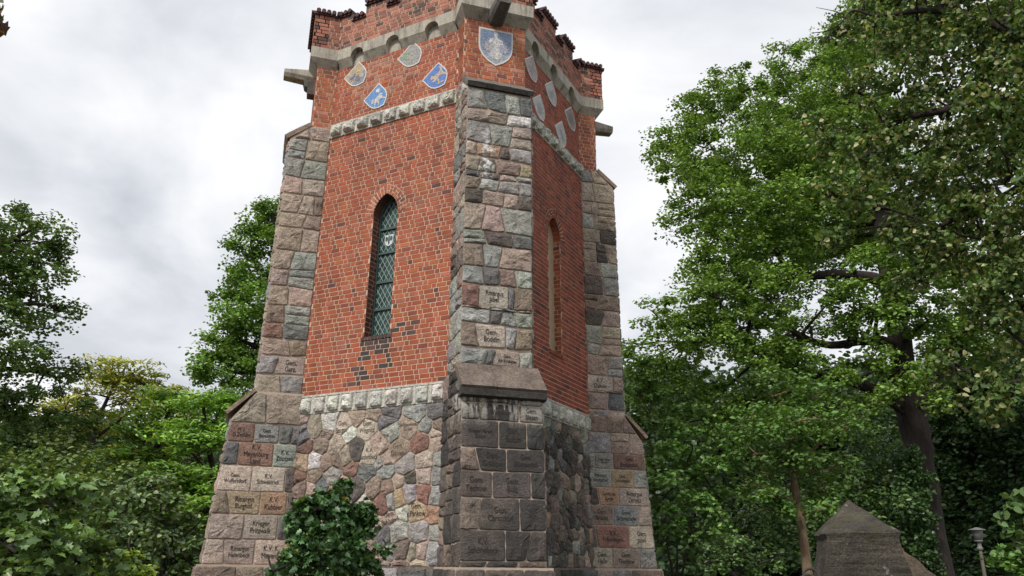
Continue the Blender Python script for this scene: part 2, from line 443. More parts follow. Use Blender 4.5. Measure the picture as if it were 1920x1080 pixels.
def voronoi(mb, face, seeds, rect, **kw):
    x0, z0, x1, z1 = rect; wt = [random.uniform(0, .022) for _ in seeds]
    for i, (u, z, col, flat) in enumerate(seeds):
        poly = [(x0, z0), (x1, z0), (x1, z1), (x0, z1)]
        for j, (a, b, *_r) in enumerate(seeds):
            if i == j or abs(a - u) > .9 or abs(b - z) > .9: continue
            da, db = a - u, b - z
            poly = clip(poly, da, db, (a * a + b * b - u * u - z * z + wt[i] - wt[j]) / 2)
            if len(poly) < 3: break
        if len(poly) >= 3: stone(mb, face, poly, col, flat, **kw)

# ------------------------------------------------------------------ bricks
COURSE = .0767
def brick_col(kind='wall'):
    r = random.random()
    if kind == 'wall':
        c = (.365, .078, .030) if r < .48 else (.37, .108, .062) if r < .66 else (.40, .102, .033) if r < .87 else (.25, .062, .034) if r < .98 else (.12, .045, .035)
    elif kind == 'orange':
        c = (.44, .13, .055) if r < .6 else (.34, .088, .046) if r < .85 else (.48, .20, .13) if r < .94 else (.20, .07, .05)
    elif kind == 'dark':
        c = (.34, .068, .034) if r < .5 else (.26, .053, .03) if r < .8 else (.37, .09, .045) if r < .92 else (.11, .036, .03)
    elif kind == 'sooty':
        c = (.43, .17, .11) if r < .45 else (.35, .12, .075) if r < .65 else (.21, .085, .06) if r < .85 else (.09, .055, .045)
    elif kind == 'burnt': c = (.055, .035, .035) if r < .75 else (.10, .05, .045)
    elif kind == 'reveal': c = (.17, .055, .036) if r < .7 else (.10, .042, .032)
    return jit(c, .09)

def brick_box(mb, face, q, col, h=.006, base=-.004):
    """q: four (s, z) corners counter clockwise"""
    hs = [h + random.uniform(-.002, .002) for _ in q]
    V = [face(u, z, base) for u, z in q] + [face(u, z, hh) for (u, z), hh in zip(q, hs)]
    mb.add(V, [(4, 5, 6, 7), (0, 1, 5, 4), (1, 2, 6, 5), (2, 3, 7, 6), (3, 0, 4, 7)], col)

def bricks(mb, back, face, u0, u1, z0, z1, hole=None, kind='wall', colf=None, course=COURSE, phase=0, joint=.0148):
    U0 = u0 if callable(u0) else (lambda z: u0); U1 = u1 if callable(u1) else (lambda z: u1)
    n = max(1, round((z1 - z0) / course)); ch = (z1 - z0) / n
    for i in range(n):
        a, b = z0 + i * ch, z0 + (i + 1) * ch; zm = (a + b) / 2
        L, R = U0(zm), U1(zm); segs = [(L, R)]
        if hole:
            for (ha, hb) in hole(zm):
                ns = []
                for (p, q) in segs:
                    if hb <= p or ha >= q: ns.append((p, q)); continue
                    if ha > p: ns.append((p, ha))
                    if hb < q: ns.append((hb, q))
                segs = ns
        for (p, q) in segs:
            if back is not None:
                back.add([face(p, a, 0), face(q, a, 0), face(q, b, 0), face(p, b, 0)], [(0, 1, 2, 3)])
            off = [0, .130, .065, .195][(i + phase) % 4] if kind != 'reveal' else (.12 if i % 2 else 0)
            x = L - off - .4; k = i % 2
            while x < q:
                w = .178 if k % 2 == 0 else .088; k += 1
                xa, xb = max(x + joint / 2, p + .002), min(x + w - joint / 2, q - .002); x += w
                if xb - xa < .02: continue
                za, zb = a + joint / 2 + random.uniform(-.0015, .0015), b - joint / 2 + random.uniform(-.0015, .0015)
                c = (colf and colf((xa + xb) / 2, zm)) or brick_col(kind)
                brick_box(mb, face, [(xa, za), (xb, za), (xb, zb), (xa, zb)], c)

# ------------------------------------------------------------------ the tower
Wp = 1.040; Wl = 1.115
cz = lambda z: 2.888 + (4.6 - z) * .01435          # half diagonal of the core
dwall = lambda z: cz(z) * S2
jn = lambda z: cz(z) - Wp / 2                       # where a pier leaves the wall, along the diagonal
hw = lambda z: (cz(z) - Wp) * S2                    # half width of a wall between piers
pb = 2.71
ps = lambda z: 3.055 + (4.6 - z) * .0172
pl = lambda z: 3.443 + (-.46 - z) * .077
ZB, ZT = 4.6, 4.861
BL0 = -.292
tower = empty('stone_tower', (0, 0, 0))
tag(tower, 'tall red brick memorial tower with rough granite corner piers and a battlemented top', 'tower')
WL = Face((S2, -S2, 0), dwall); WR = Face((S2, S2, 0), dwall)
WBK = [Face((-S2, S2, 0), dwall), Face((-S2, -S2, 0), dwall)]

# -- window geometry: a pointed lancet, half width .245, springing 2.95, apex 3.32
WC = .03; WA = .245; WS = 2.95; WRISE = .36; WZ0 = .862
def lancet(a, rise, spring, n=10):
    """right half arc points from spring to apex, as (u, z) with u>=0"""
    Rr = (a * a + rise * rise) / (2 * a); c0 = a - Rr; th = math.asin(rise / Rr)
    return [(c0 + Rr * cos(th * i / n), spring + Rr * sin(th * i / n)) for i in range(n + 1)]
def lancet_half(a, rise, spring, z):
    if z < spring: return a
    Rr = (a * a + rise * rise) / (2 * a); c0 = a - Rr; q = Rr * Rr - (z - spring) ** 2
    return max(0, c0 + sqrt(q)) if q > 0 else 0
RINGT = .165
def hole(z):
    if z < WZ0 - .085 or z > WS + WRISE + RINGT - .1: return []
    if z < WZ0: return [(WC - .29, WC + .29)]
    w = WA if z < WS - .06 else lancet_half(WA + RINGT - .035, WRISE + RINGT - .035, WS - .06, z)
    return [(WC - w, WC + w)] if w > 0 else []

def burnt(u, z):
    if .56 < z < .80 and -.30 < u - WC < .30: p = .9
    elif .08 < z < .56 and -.38 < u - WC < -.14 : p = .85
    elif .30 < z < .56 and .08 < u - WC < .36: p = .8
    elif .7 < z < 2.1 and .26 < u - WC < .36: p = .10
    elif .5 < z < 1.2 and .3 < u - WC < 1.2: p = .02
    else: return None
    return brick_col('burnt') if random.random() < p else None

# light weathered patch beside the shields, as in the photograph
def upper_tint(u, z): 
    if abs(u + .1) < .8 and 5.2 < z < 5.95 and random.random() < .45: return jit((.41, .17, .105), .07)
    return None

def wall(face, left):
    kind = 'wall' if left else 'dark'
    mb, bk = MB(), MB()
    e = .0
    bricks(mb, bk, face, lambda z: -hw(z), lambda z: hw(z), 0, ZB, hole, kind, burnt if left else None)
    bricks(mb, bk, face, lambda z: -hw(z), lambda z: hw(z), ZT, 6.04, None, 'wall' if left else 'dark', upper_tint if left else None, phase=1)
    # voussoirs of the pointed arch and their bedding
    inner = lancet(WA, WRISE, WS - .06, 16); outer = lancet(WA + RINGT, WRISE + RINGT, WS - .06, 16)
    for sg in (1, -1):
        for i in range(16):
            a0, a1 = inner[i], inner[i + 1]; b0, b1 = outer[i], outer[i + 1]
            V = [(WC + sg * a0[0], a0[1]), (WC + sg * b0[0], b0[1]), (WC + sg * b1[0], b1[1]), (WC + sg * a1[0], a1[1])]
            if sg < 0: V = V[::-1]
            bk.add([face(u, z, .0092) for u, z in V], [(0, 1, 2, 3)])
        nv = 9
        for i in range(nv):
            t0, t1 = (i + .13) / nv * 16, (i + .87) / nv * 16
            def P(c, t): k = min(15, int(t)); f = t - k; return (WC + sg * (c[k][0] * (1 - f) + c[k + 1][0] * f), c[k][1] * (1 - f) + c[k + 1][1] * f)
            spl = [(.03, .60), (.69, .96)] if i % 2 else [(.03, .31), (.40, .96)]
            for (r0, r1) in spl:
                mixp = lambda t, r: tuple(P(inner, t)[k] * (1 - r) + P(outer, t)[k] * r for k in (0, 1))
                V = [mixp(t0, r0), mixp(t0, r1), mixp(t1, r1), mixp(t1, r0)]
                if sg < 0: V = V[::-1]
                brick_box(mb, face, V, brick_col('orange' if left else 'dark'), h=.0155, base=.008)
    # reveals
    D = .24 if left else .135
    for sg in (1, -1):
        Fj = Face(face.N * (-sg), lambda z: 0)
        def jamb(q, z, h, sg=sg): return face(WC + sg * (WA - h), z, (-q if sg > 0 else -(D - q)))
        class J:
            pass
        def jf(u, z, h=0, sg=sg):
            dep = -u if sg > 0 else -(D - u)
            return face(WC + sg * (WA - h), z, dep)
        # right jamb: s runs from the face inwards
        bricks(mb, bk, jf, 0, D, WZ0, WS - .06, None, 'reveal' if left else 'orange', phase=1)  # right niche: the lit look of its jambs is put into brighter brick
        pr = lancet(WA, WRISE, WS - .06, 12)
        for i in range(12):
            (u0, z0), (u1, z1) = pr[i], pr[i + 1]
            V = [face(WC + sg * u0, z0, 0), face(WC + sg * u0, z0, -D), face(WC + sg * u1, z1, -D), face(WC + sg * u1, z1, 0)]
            if sg < 0: V = V[::-1]
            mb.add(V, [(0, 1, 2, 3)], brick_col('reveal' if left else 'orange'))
    # sill of bricks on edge, sloping outwards
    w0 = WC - .285; n = 9
    for i in range(n):
        ua, ub = w0 + .57 * i / n + .005, w0 + .57 * (i + 1) / n - .005
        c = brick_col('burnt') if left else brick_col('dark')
        lo, hi = WZ0 - .083, WZ0
        mb.add([face(ua, lo, .02), face(ub, lo, .02), face(ub, hi - .03, .022), face(ua, hi - .03, .022), face(ub, hi + .015, -D + .03), face(ua, hi + .015, -D + .03)],
               [(0, 1, 2, 3), (3, 2, 4, 5), (0, 3, 5), (1, 4, 2)], c)
    bk.add([face(w0, WZ0 - .085, .012), face(-w0 + 2 * WC, WZ0 - .085, .012), face(-w0 + 2 * WC, WZ0 - .034, .012), face(w0, WZ0 - .034, .012)], [(0, 1, 2, 3)])
    bo = bk.build('brick_wall', 'brick_mortar', tower)
    mb.build('brick_facing', 'brick', bo)
    # the window itself
    dp = -.2
    if left:
        win = MB()
        fr_in = lancet(WA - .03, WRISE - .03, WS - .06, 12); fr_out = lancet(WA, WRISE, WS - .06, 12)
        outl = lambda pr: [(WC + u, z) for u, z in pr] + [(WC - u, z) for u, z in pr[::-1][1:]]
        oi = [(WC + WA - .03, WZ0 + .03)] + outl(fr_in) + [(WC - WA + .03, WZ0 + .03)]
        oo = [(WC + WA, WZ0)] + outl(fr_out) + [(WC - WA, WZ0)]
        n = len(oi)
        for i in range(n):
            j = (i + 1) % n
            a, b, c, d = oo[i], oo[j], oi[j], oi[i]
            win.add([face(*a, dp + .03), face(*b, dp + .03), face(*c, dp + .03), face(*d, dp + .03), face(*c, dp - .02), face(*d, dp - .02)], [(0, 1, 2, 3), (3, 2, 4, 5)])
        wo = win.build('lancet_window', 'frame', tower)
        g = MB(); g.add([face(u, z, dp) for u, z in oi], [tuple(range(n))]); g.build('glass_pane', 'glass', wo)
        la = MB()
        def seg(p, q, wd=.0032):
            du, dz = q[0] - p[0], q[1] - p[1]; L = math.hypot(du, dz)
            if L < .01: return
            nx, nz_ = -dz / L * wd, du / L * wd
            la.add([face(p[0] - nx, p[1] - nz_, dp + .006), face(q[0] - nx, q[1] - nz_, dp + .006), face(q[0] + nx, q[1] + nz_, dp + .006), face(p[0] + nx, p[1] + nz_, dp + .006),
                    face(p[0] - nx, p[1] - nz_, dp), face(q[0] - nx, q[1] - nz_, dp), face(q[0] + nx, q[1] + nz_, dp), face(p[0] + nx, p[1] + nz_, dp)], [(0, 1, 2, 3), (0, 4, 5, 1), (2, 6, 7, 3)])
        inside = lambda u, z: WZ0 + .03 < z and abs(u - WC) < lancet_half(WA - .03, WRISE - .03, WS - .06, z)
        for sg in (1, -1):
            for k in range(-30, 60):
                c0 = WZ0 + k * .150 + .02; prev = None
                for t in np.linspace(-.22, .22, 45):
                    p = (WC + t, c0 + sg * t * 1.62)
                    ok = inside(*p)
                    if ok and prev is None: prev = p
                    if (not ok or t > .219) and prev is not None:
                        seg(prev, last if not ok else p); prev = None
                    last = p
        la.build('lead_lattice', 'lead', wo)
        for z in (2.70, 2.275, 1.775, 1.32):
            t = MB(); t.box((WC - WA + .028, z - .018, dp), (WC + WA - .028, z + .018, dp + .035), T=lambda u, zz, h: face(u, zz, h)); t.build('transom_bar', 'frame', wo)
        # small pale shield with a dark eagle set into the second light
        cu, czz = -.01, 2.50
        sh = MB(); pts = [(-.085, .095), (.085, .095), (.085, -.02), (.06, -.075), (0, -.105), (-.06, -.075), (-.085, -.02)]
        sh.add([face(cu + a, czz + b, dp + .012) for a, b in pts[::-1]], [tuple(range(7))]); so_ = sh.build('glass_crest', 'crest_white', wo)
        ea = MB()
        for poly in ([(-.014, .085), (.018, .08), (.03, .068), (.012, .06), (.016, -.05), (0, -.085), (-.016, -.05), (-.012, .06)], [(.018, .045), (.05, .075), (.072, .05), (.068, -.02), (.05, .0), (.045, -.035), (.03, .0), (.018, -.02)], [(-.018, .045), (-.05, .075), (-.072, .05), (-.068, -.02), (-.05, 0), (-.045, -.035), (-.03, 0), (-.018, -.02)]):
            ea.add([face(cu + a, czz + b, dp + .0145) for a, b in poly], [tuple(range(len(poly)))])
        for v in ():
            pass
        eo = ea.build('eagle_emblem', 'frame', wo)
    else:
        pn = MB(); pr = lancet(WA, WRISE, WS - .06, 12)
        oo = [(WC + WA, WZ0)] + [(WC + u, z) for u, z in pr] + [(WC - u, z) for u, z in pr[::-1][1:]] + [(WC - WA, WZ0)]
        pn.add([face(u, z, -.125) for u, z in oo], [tuple(range(len(oo)))])
        pn.build('blind_window_panel', 'plaster', tower)

wall(WL, True); wall(WR, False)

# -- rough stone string courses
def band(face, z0, z1, n, out, top_heavy):
    h0 = hw((z0 + z1) / 2)
    b = MB(); T = lambda u, z, h: face(u, z, h)
    colr = (.52, .50, .44)
    b.box((-h0 - .01, z0, -.02), (h0 + .01, z1, .020), colr, T)
    b.box((-h0, z1 - .028, .019), (h0, z1 + .002, .034), colr, T)
    pitch = 2 * h0 / n
    for i in range(n + 1):
        u = -h0 + i * pitch; b.box((max(u - .022, -h0), z0 + .002, .019), (min(u + .022, h0), z1 - .03, .030), colr, T)
    for i in range(n):
        u = -h0 + (i + .5) * pitch; a = pitch / 2 - .030
        stone(b, lambda p, q, h=0: face(p, q, h + .02), [(u - a, z0 + (.016 if not top_heavy else .022)), (u + a, z0 + (.016 if not top_heavy else .022)), (u + a, z1 - .032), (u - a, z1 - .032)], jit((.58, .56, .50), .07), gap=.004, relief=out, rough=.05, wob=.006)
    o = b.build('stone_band', 'band', tower, smooth=False); return o
for f in (WL, WR):
    band(f, BL0, 0, 10, .055, False); band(f, ZB, ZT, 9, .075, True)

# -- field stone base walls
ZP = -2.5
def base_wall(face, left):
    mb = MB(); bk = MB()
    bz = lambda z: hw(z) + .01
    bk.add([face(-1.5, -ZO, -.004), face(1.5, -ZO, -.004), face(1.5, BL0, -.004), face(-1.5, BL0, -.004)], [(0, 1, 2, 3)])
    seeds = []; texts = []
    if left:
        raw = """625,330,P 690,300,W 765,325,L,Gem./Bergsoll 890,325,L,Gem./Wegnitz 675,362,B 1000,252,D 1130,250,G 1245,240,D 850,270,T 910,262,P 985,300,D 1000,350,G 1095,325,P,Stadtgemeinde/Zechlin
        1185,325,G 1258,315,B 1240,358,L 575,425,R 650,420,B 735,425,T 825,440,E 900,460,T,K.V./Sadenbeck 1045,440,B,Gem./Dahlen 1160,403,R 1245,410,P 555,505,Y 620,495,W 680,510,B 740,490,B 800,540,R 985,490,P
        1080,515,G 1180,490,T 1260,475,G 530,585,R 625,580,B 710,575,G 885,568,D 985,545,G 1110,600,E 1180,580,P 1240,580,G 540,640,B 605,640,P 660,630,D 705,645,O 770,630,P 840,640,E 915,640,B 990,640,B
        1045,610,P 1055,685,Y 1105,660,G 1170,660,R 1245,675,G 520,700,R 1000,700,G 960,715,R 1070,752,W 1140,745,Y,Gem./g.Pankow 1232,765,O 1005,785,P,Gem./Bahlsdorf 930,830,P 870,690,W 900,745,P 510,762,W 480,720,B
        1045,860,G 1155,860,G 1240,865,G 970,880,D 1000,955,G 1115,965,T 1062,950,B 1170,960,P 1228,970,G 600,720,B 680,720,P 760,720,T 830,760,B 560,800,G 640,790,P 720,800,B 800,830,T 880,850,D
        480,830,G 500,900,P 580,880,B 660,870,R 740,890,G 820,910,P 900,930,B 480,980,T 560,960,G 640,960,P 720,970,D 800,990,B 880,1010,G 960,1030,P 1060,1050,B 1150,1045,T 1240,1050,G 640,1050,P 760,1060,B 520,1050,D 890,1080,T
        545,340,G 540,300,P 560,380,D 500,640,B 790,370,W 770,470,P 950,410,P 965,500,G"""
        for tok in raw.split('\n'):
            for it in tok.strip().split(' '):
                pass
        import re
        for mm in re.finditer(r'(\d+),(\d+),([A-Z])(?:,([^\s]+))?', raw):
            zx, zy, k, tx = mm.groups()
            u, z = face.px(360 + int(zx) / 2.7, 680 + int(zy) / 2.7, -1.2)
            seeds.append((u, z, jit(PAL[k]), bool(tx)))
            if tx: texts.append((u, z, tx))
    else:
        zz = ZP + .1
        while zz < BL0 - .02:
            u = -1.38 + random.uniform(0, .1)
            while u < 1.4:
                seeds.append((u, zz + random.uniform(-.06, .06), tuple(.95 * x for x in jit(PAL[random.choice('EEDDNGBKEEB' if random.random() < .93 else 'PO')], .15)), False)); u += random.uniform(.16, .34)  # darker stone mix: shade on this side is put into the colour, besides moss
            zz += random.uniform(.17, .24)
    voronoi(mb, face, seeds, (-1.40, ZP, 1.40, BL0), relief=.028, rough=.036, gap=.0028, wob=.017, rnd=14)
    bo = bk.build('base_wall', 'mortar', tower)
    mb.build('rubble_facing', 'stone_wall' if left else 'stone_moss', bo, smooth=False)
    rows(mp_ := MB(), lambda u, z, h=0: face(u, z, h + .06), -1.45, 1.45, -ZO, ZP - .02, .3, .42, .3, .6, 'GPTBD' if left else 'EDK')
    mp_.build('plinth_facing', 'stone_wall' if left else 'stone_moss', bo)
    pm = MB(); pm.box((-1.5, -ZO, -.02), (1.5, ZP, .055), T=lambda u, z, h: face(u, z, h)); pm.build('plinth', 'slab', bo)
    for (u, z, tx) in texts:
        lines = tx.split('/'); n = max(map(len, lines))
        rot = .22 if 'Bahls' in tx else 0
        text_on(bo, face, u, z, lines, min(.10, .40 / (n * .47)), rot=rot, mat='ink' if ('Pank' in tx or 'Bahls' in tx) else 'inkfade')
base_wall(WL, True); base_wall(WR, False)

# -- corner piers
CZU = 4.83          # foot of the brick part of a pier
COPE0, COPE1 = .02, -.40   # sloping coping of the lower pier
def pier(A, reserve_front=(), reserve_side=None, low_front=None, low_sides=None, pal_up='PPBBGGNTDE', pal_low='PTBEG', sides=(1, -1), front=True, darkfront=False):
    A = np.array(A, float); Tf = np.array([-A[1], A[0], 0])        # the front face's right-hand direction
    back = MB()
    def blk(pts0, z0, pts1, z1):
        """prism between two outlines given as (along A, half width) pairs"""
        V = []
        for (a0, a1, h), z in ((pts0, z0), (pts1, z1)):
            for (a, t) in ((a0, -h), (a1, -h), (a1, h), (a0, h)): V.append(tuple(A * a + Tf * t + np.array([0, 0, z + ZO])))
        back.add(V, [(3, 2, 1, 0), (4, 5, 6, 7), (0, 1, 5, 4), (1, 2, 6, 5), (2, 3, 7, 6), (3, 0, 4, 7)])
    g = .006
    blk((1.5, ps(0) - g, Wp / 2 - g), COPE1 - .2, (1.5, ps(4.5) - g, Wp / 2 - g), 4.50)
    blk((1.5, ps(4.5) - g, Wp / 2 - g), 4.499, (1.5, pb - g, Wp / 2 - g), CZU)
    blk((1.5, pl(ZP) - g, Wl / 2 - g), ZP - .02, (1.5, pl(COPE1) - g, Wl / 2 - g), COPE1)
    blk((1.5, pl(COPE1) - g - .002, Wl / 2 - g - .002), COPE1 - .001, (1.5, ps(0) - .03, Wl / 2 - g - .002), COPE0 + .02)
    blk((1.5, pl(-ZO) + .06, Wl / 2 + .06), -ZO, (1.5, pl(ZP) + .06, Wl / 2 + .06), ZP)
    po = back.build('corner_pier', 'mortar', tower)
    mb = MB(); low = MB()
    if front:
        Ff = Face(Tf, ps)
        tx = rows(mb, Ff, -Wp / 2, Wp / 2, COPE0 + .02, 4.47, .25, .33, .22, .42, pal_up, reserve=reserve_front)
        put_texts(po, Ff, tx)
        Fl = Face(Tf, pl)
        tx = rows(low, Fl, -Wl / 2, Wl / 2, ZP, COPE1, .3, .36, .3, .5, pal_low, reserve=low_front or ())
        put_texts(po, Fl, tx)
        rows(low, lambda u, z, h=0: Fl(u, z, h + .066), -Wl / 2 - .06, Wl / 2 + .06, -ZO, ZP - .02, .3, .42, .3, .6, pal_low)
    for sg in sides:
        Ts = A * sg                                                 # sg=-1: side whose s runs inwards->outwards reversed
        Fs = Face(Ts, Wp / 2)                                       # its normal is Ts x Z
        s_ = sg
        far = lambda z: ps(z); near = lambda z: jn(z) - .0
        u0 = (lambda z: near(z)) if s_ > 0 else (lambda z: -far(z))
        u1 = (lambda z: far(z)) if s_ > 0 else (lambda z: -near(z))
        # sloped top: from (pb, CZU-.0) to (ps, 4.5)
        k = (CZU - 4.47) / (ps(4.5) - pb)
        cl = [(s_ * k, 1, CZU - .03 + k * pb)]
        rs = reserve_side.get(sg, ()) if reserve_side else ()
        tx = rows(mb, Fs, u0, u1, COPE0 - .35, CZU - .02, .25, .34, .22, .42, pal_up, clips=cl, reserve=rs)
        put_texts(po, Fs, tx)
        Fs2 = Face(Ts, Wl / 2)
        v0 = (lambda z: near(z) - .05) if s_ > 0 else (lambda z: -pl(z))
        v1 = (lambda z: pl(z)) if s_ > 0 else (lambda z: -near(z) + .05)
        kk = (COPE0 - COPE1) / (pl(COPE1) - ps(0)); cl2 = [(s_ * kk, 1, COPE0 - .03 + kk * ps(0))]
        ls = (low_sides or {}).get(sg, ())
        tx = rows(low, Fs2, v0, v1, ZP, COPE0, .28, .36, .28, .5, pal_low, clips=cl2, reserve=ls)
        put_texts(po, Fs2, tx)
        rows(low, lambda u, z, h=0: Fs2(u, z, h + .066), (lambda z: near(z)) if s_ > 0 else (lambda z: -pl(z) - .06), (lambda z: pl(z) + .06) if s_ > 0 else (lambda z: -near(z)), -ZO, ZP - .02, .3, .42, .3, .6, pal_low)
    mb.build('granite_facing', 'stone', po)
    if low.v: low.build('lower_granite_facing', 'stone', po)
    # weathered slabs: coping of the lower pier and of the stone top
    def slab(name, a0, z0, a1, z1, hwid, th, mat, n=2):
        m_ = MB(); d = np.array([a1 - a0, z1 - z0]); L = np.hypot(*d); d /= L; nn = np.array([-d[1], d[0]])
        if nn[1] < 0: nn = -nn
        cuts = [-hwid] + [(-hwid + 2 * hwid * (i + random.uniform(-.2, .2)) / n) for i in range(1, n)] + [hwid]
        for i in range(n):
            ua, ub = cuts[i] + .003, cuts[i + 1] - .003
            nu, nv = 6, 5; V = []
            for top in (0, 1):
                for j in range(nv + 1):
                    for q in range(nu + 1):
                        a = a0 + d[0] * L * j / nv; z = z0 + d[1] * L * j / nv; u = ua + (ub - ua) * q / nu
                        e_ = 0 if not top else th + .008 * mnoise.noise(Vector((u * 9, a * 9 + z, 3.3 + ZO)))
                        p = A * (a + nn[0] * e_) + Tf * u; V.append((p[0], p[1], z + nn[1] * e_ + ZO))
            o_ = (nu + 1) * (nv + 1); Fq = []
            for j in range(nv):
                for q in range(nu):
                    i0 = j * (nu + 1) + q; i1 = i0 + 1; i2 = i0 + nu + 2; i3 = i0 + nu + 1
                    Fq.append((o_ + i0, o_ + i1, o_ + i2, o_ + i3)); Fq.append((i3, i2, i1, i0))
            for q in range(nu):
                Fq.append((q, q + 1, o_ + q + 1, o_ + q)); b_ = nv * (nu + 1) + q; Fq.append((b_ + 1, b_, o_ + b_, o_ + b_ + 1))
            for j in range(nv):
                i0 = j * (nu + 1); i1 = (j + 1) * (nu + 1); Fq.append((i1, i0, o_ + i0, o_ + i1)); Fq.append((i0 + nu, i1 + nu, o_ + i1 + nu, o_ + i0 + nu))
            m_.add(V, Fq)
        ob = m_.build(name, mat, po)
        return ob
    slab('coping_slab', ps(0) - .02, COPE0 + .02, pl(COPE1) + .06, COPE1 + .06, Wl / 2 + .03, .085 if darkfront else .055, 'slab' if darkfront else 'slabtan')
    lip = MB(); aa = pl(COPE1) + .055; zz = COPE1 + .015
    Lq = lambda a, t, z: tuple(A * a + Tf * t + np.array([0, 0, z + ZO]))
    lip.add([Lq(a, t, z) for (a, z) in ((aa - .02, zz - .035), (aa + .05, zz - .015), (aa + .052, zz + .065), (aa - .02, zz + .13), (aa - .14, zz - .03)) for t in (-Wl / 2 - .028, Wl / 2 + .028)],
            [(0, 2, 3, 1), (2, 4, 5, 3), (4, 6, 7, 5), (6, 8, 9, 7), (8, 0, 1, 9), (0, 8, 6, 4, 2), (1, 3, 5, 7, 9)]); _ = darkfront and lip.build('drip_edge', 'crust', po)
    slab('cap_stone', pb - .01, CZU - .02, ps(4.5) + .04, 4.49, Wp / 2 + .015, .075, 'darkcast' if darkfront else 'slabtan', 3)
    return po

fr_up = [(.09, .33, [(.36, 'G'), (.46, 'D'), (.82, 'T', 'Gem./Alt Krüssow'), (1, 'N')]),
         (.36, .68, [(.22, 'B'), (.62, 'L', 'Gem./Boddin'), (.76, 'G'), (1, 'B')]), (.69, .90, [(.40, 'N'), (.56, 'D'), (.75, 'G'), (1, 'N')]),
         (.93, 1.27, [(.24, 'R'), (.66, 'L', 'Rittergut/Jabel'), (.73, 'D'), (1, 'B')]), (1.27, 1.53, [(.30, 'G'), (.53, 'D'), (.76, 'B'), (1, 'N')]),
         (2.75, 2.95, [(.22, 'B'), (.5, 'N'), (.8, 'G'), (1, 'G')]), (3.30, 3.52, [(.16, 'P'), (.52, 'O'), (.66, 'E'), (1, 'N')]), (3.05, 3.28, [(.2, 'P'), (.46, 'E'), (.82, 'B'), (1, 'Y')]),
         (3.9, 4.12, [(.62, 'P'), (1, 'W')])]
fr_lo = [(-.71, -.48, [(.24, 'E'), (.70, 'K', 'Wernikow'), (1, 'E', 'Gem./Blesen')]), (-1.06, -.71, [(.45, 'E', 'Krieger Verein/Stolpe'), (.79, 'K', 'Gem./Buddn'), (1, 'K')]),
         (-1.355, -1.06, [(.20, 'B'), (.54, 'K', 'Gem./Grabow'), (1, 'K', 'Gem./Blumenthal.')]), (-1.685, -1.355, [(.37, 'E', 'Gem./Techow.'), (.83, 'E', 'Gem./Bölz'), (1, 'K')]),
         (-2.07, -1.685, [(.23, 'B'), (.69, 'E', 'Gem./Christdorf'), (1, 'K')]), (-2.43, -2.07, [(.52, 'E', 'K.V./Schönebeck'), (.79, 'K'), (1, 'E')])]
lf_lo = [(-.75, -.46, [(.36, 'R', 'M.V./D.Zechlin'), (.70, 'G', 'Gem./Barenthin'), (.88, 'D'), (1, 'D')]), (-1.10, -.75, [(.19, 'D'), (.66, 'R', 'K.V./Meyenburg/Land'), (.97, 'N', 'K.V./Zootzen'), (1, 'D')]),
         (-1.47, -1.10, [(.42, 'L', 'Gem./Wulfersdorf'), (.86, 'L', 'K.V./Schweinrich'), (1, 'E')]), (-1.80, -1.47, [(.18, 'B'), (.58, 'Y', 'Rittergut/Burghof.'), (.92, 'O', 'K.V./Kuhbier'), (1, 'E')]),
         (-2.15, -1.80, [(.42, 'P'), (.84, 'T', 'Krieger/Pritzwalk'), (1, 'D')]), (-2.5, -2.15, [(.24, 'P'), (.60, 'P', 'Rittergut/Halenbeck'), (1, 'T', 'K.V. K./Meyenb.')])]
lf_up = [(.33, .62, [(.38, 'G'), (1, 'L', 'Gem./Garz.')]), (-.33, -.03, [(.42, 'G'), (1, 'T', 'Gem./Groß Sarkow')]), (.02, .31, [(.52, 'P'), (1, 'G')]), (.64, .9, [(.62, 'P'), (1, 'B')]), (.92, 1.16, [(.42, 'R'), (1, 'D')])]
rt_lo = [(-.89, -.63, [(.11, 'G'), (.43, 'G', 'Krieger Verein/Glöwen'), (1, 'R', 'Gem./Beckenthin.')]), (-1.20, -.89, [(.38, 'G', 'Rittergut/Klosterhof'), (.76, 'Y', 'Gem./Schönhagen.'), (1, 'G')]),
         (-1.495, -1.20, [(.15, 'E'), (.49, 'O', 'Landkreis/Kyritz'), (1, 'L', 'Rittergut/Zernitz')]), (-1.815, -1.495, [(.38, 'B', 'Gem./Brücke.'), (.79, 'G', 'Gem./Schmarsow'), (1, 'P')]),
         (-2.18, -1.815, [(.09, 'D'), (.61, 'R', 'K.V./Falkenhagen.'), (1, 'L', 'Gem./Jabel.')]), (-2.5, -2.18, [(.32, 'T', 'Gem./Helle'), (.74, 'P', 'Gem./Teschow'), (1, 'G')])]
rt_up = [(.45, .75, [(.70, 'L', 'K.V./Dallmin'), (1, 'P')]), (.14, .42, [(.55, 'P'), (1, 'D')]), (-.1, .12, [(.2, 'B'), (.6, 'G'), (1, 'L')])]
PF = pier((0, -1, 0), fr_up, None, fr_lo, None, pal_up='PPBGGNDPE', pal_low='EKEB', darkfront=True)
# left pier: the side that faces the camera has normal -y; it is A x ... = side with Ts = -A
PLf = pier((-1, 0, 0), (), {-1: lf_up}, None, {-1: lf_lo}, pal_up='PPPPBTBGNP', pal_low='PTGB')
PRt = pier((1, 0, 0), (), {1: rt_up}, None, {1: rt_lo}, pal_up='PTPBGEDTN', pal_low='PTGB')
pier((0, 1, 0), sides=(), front=False)

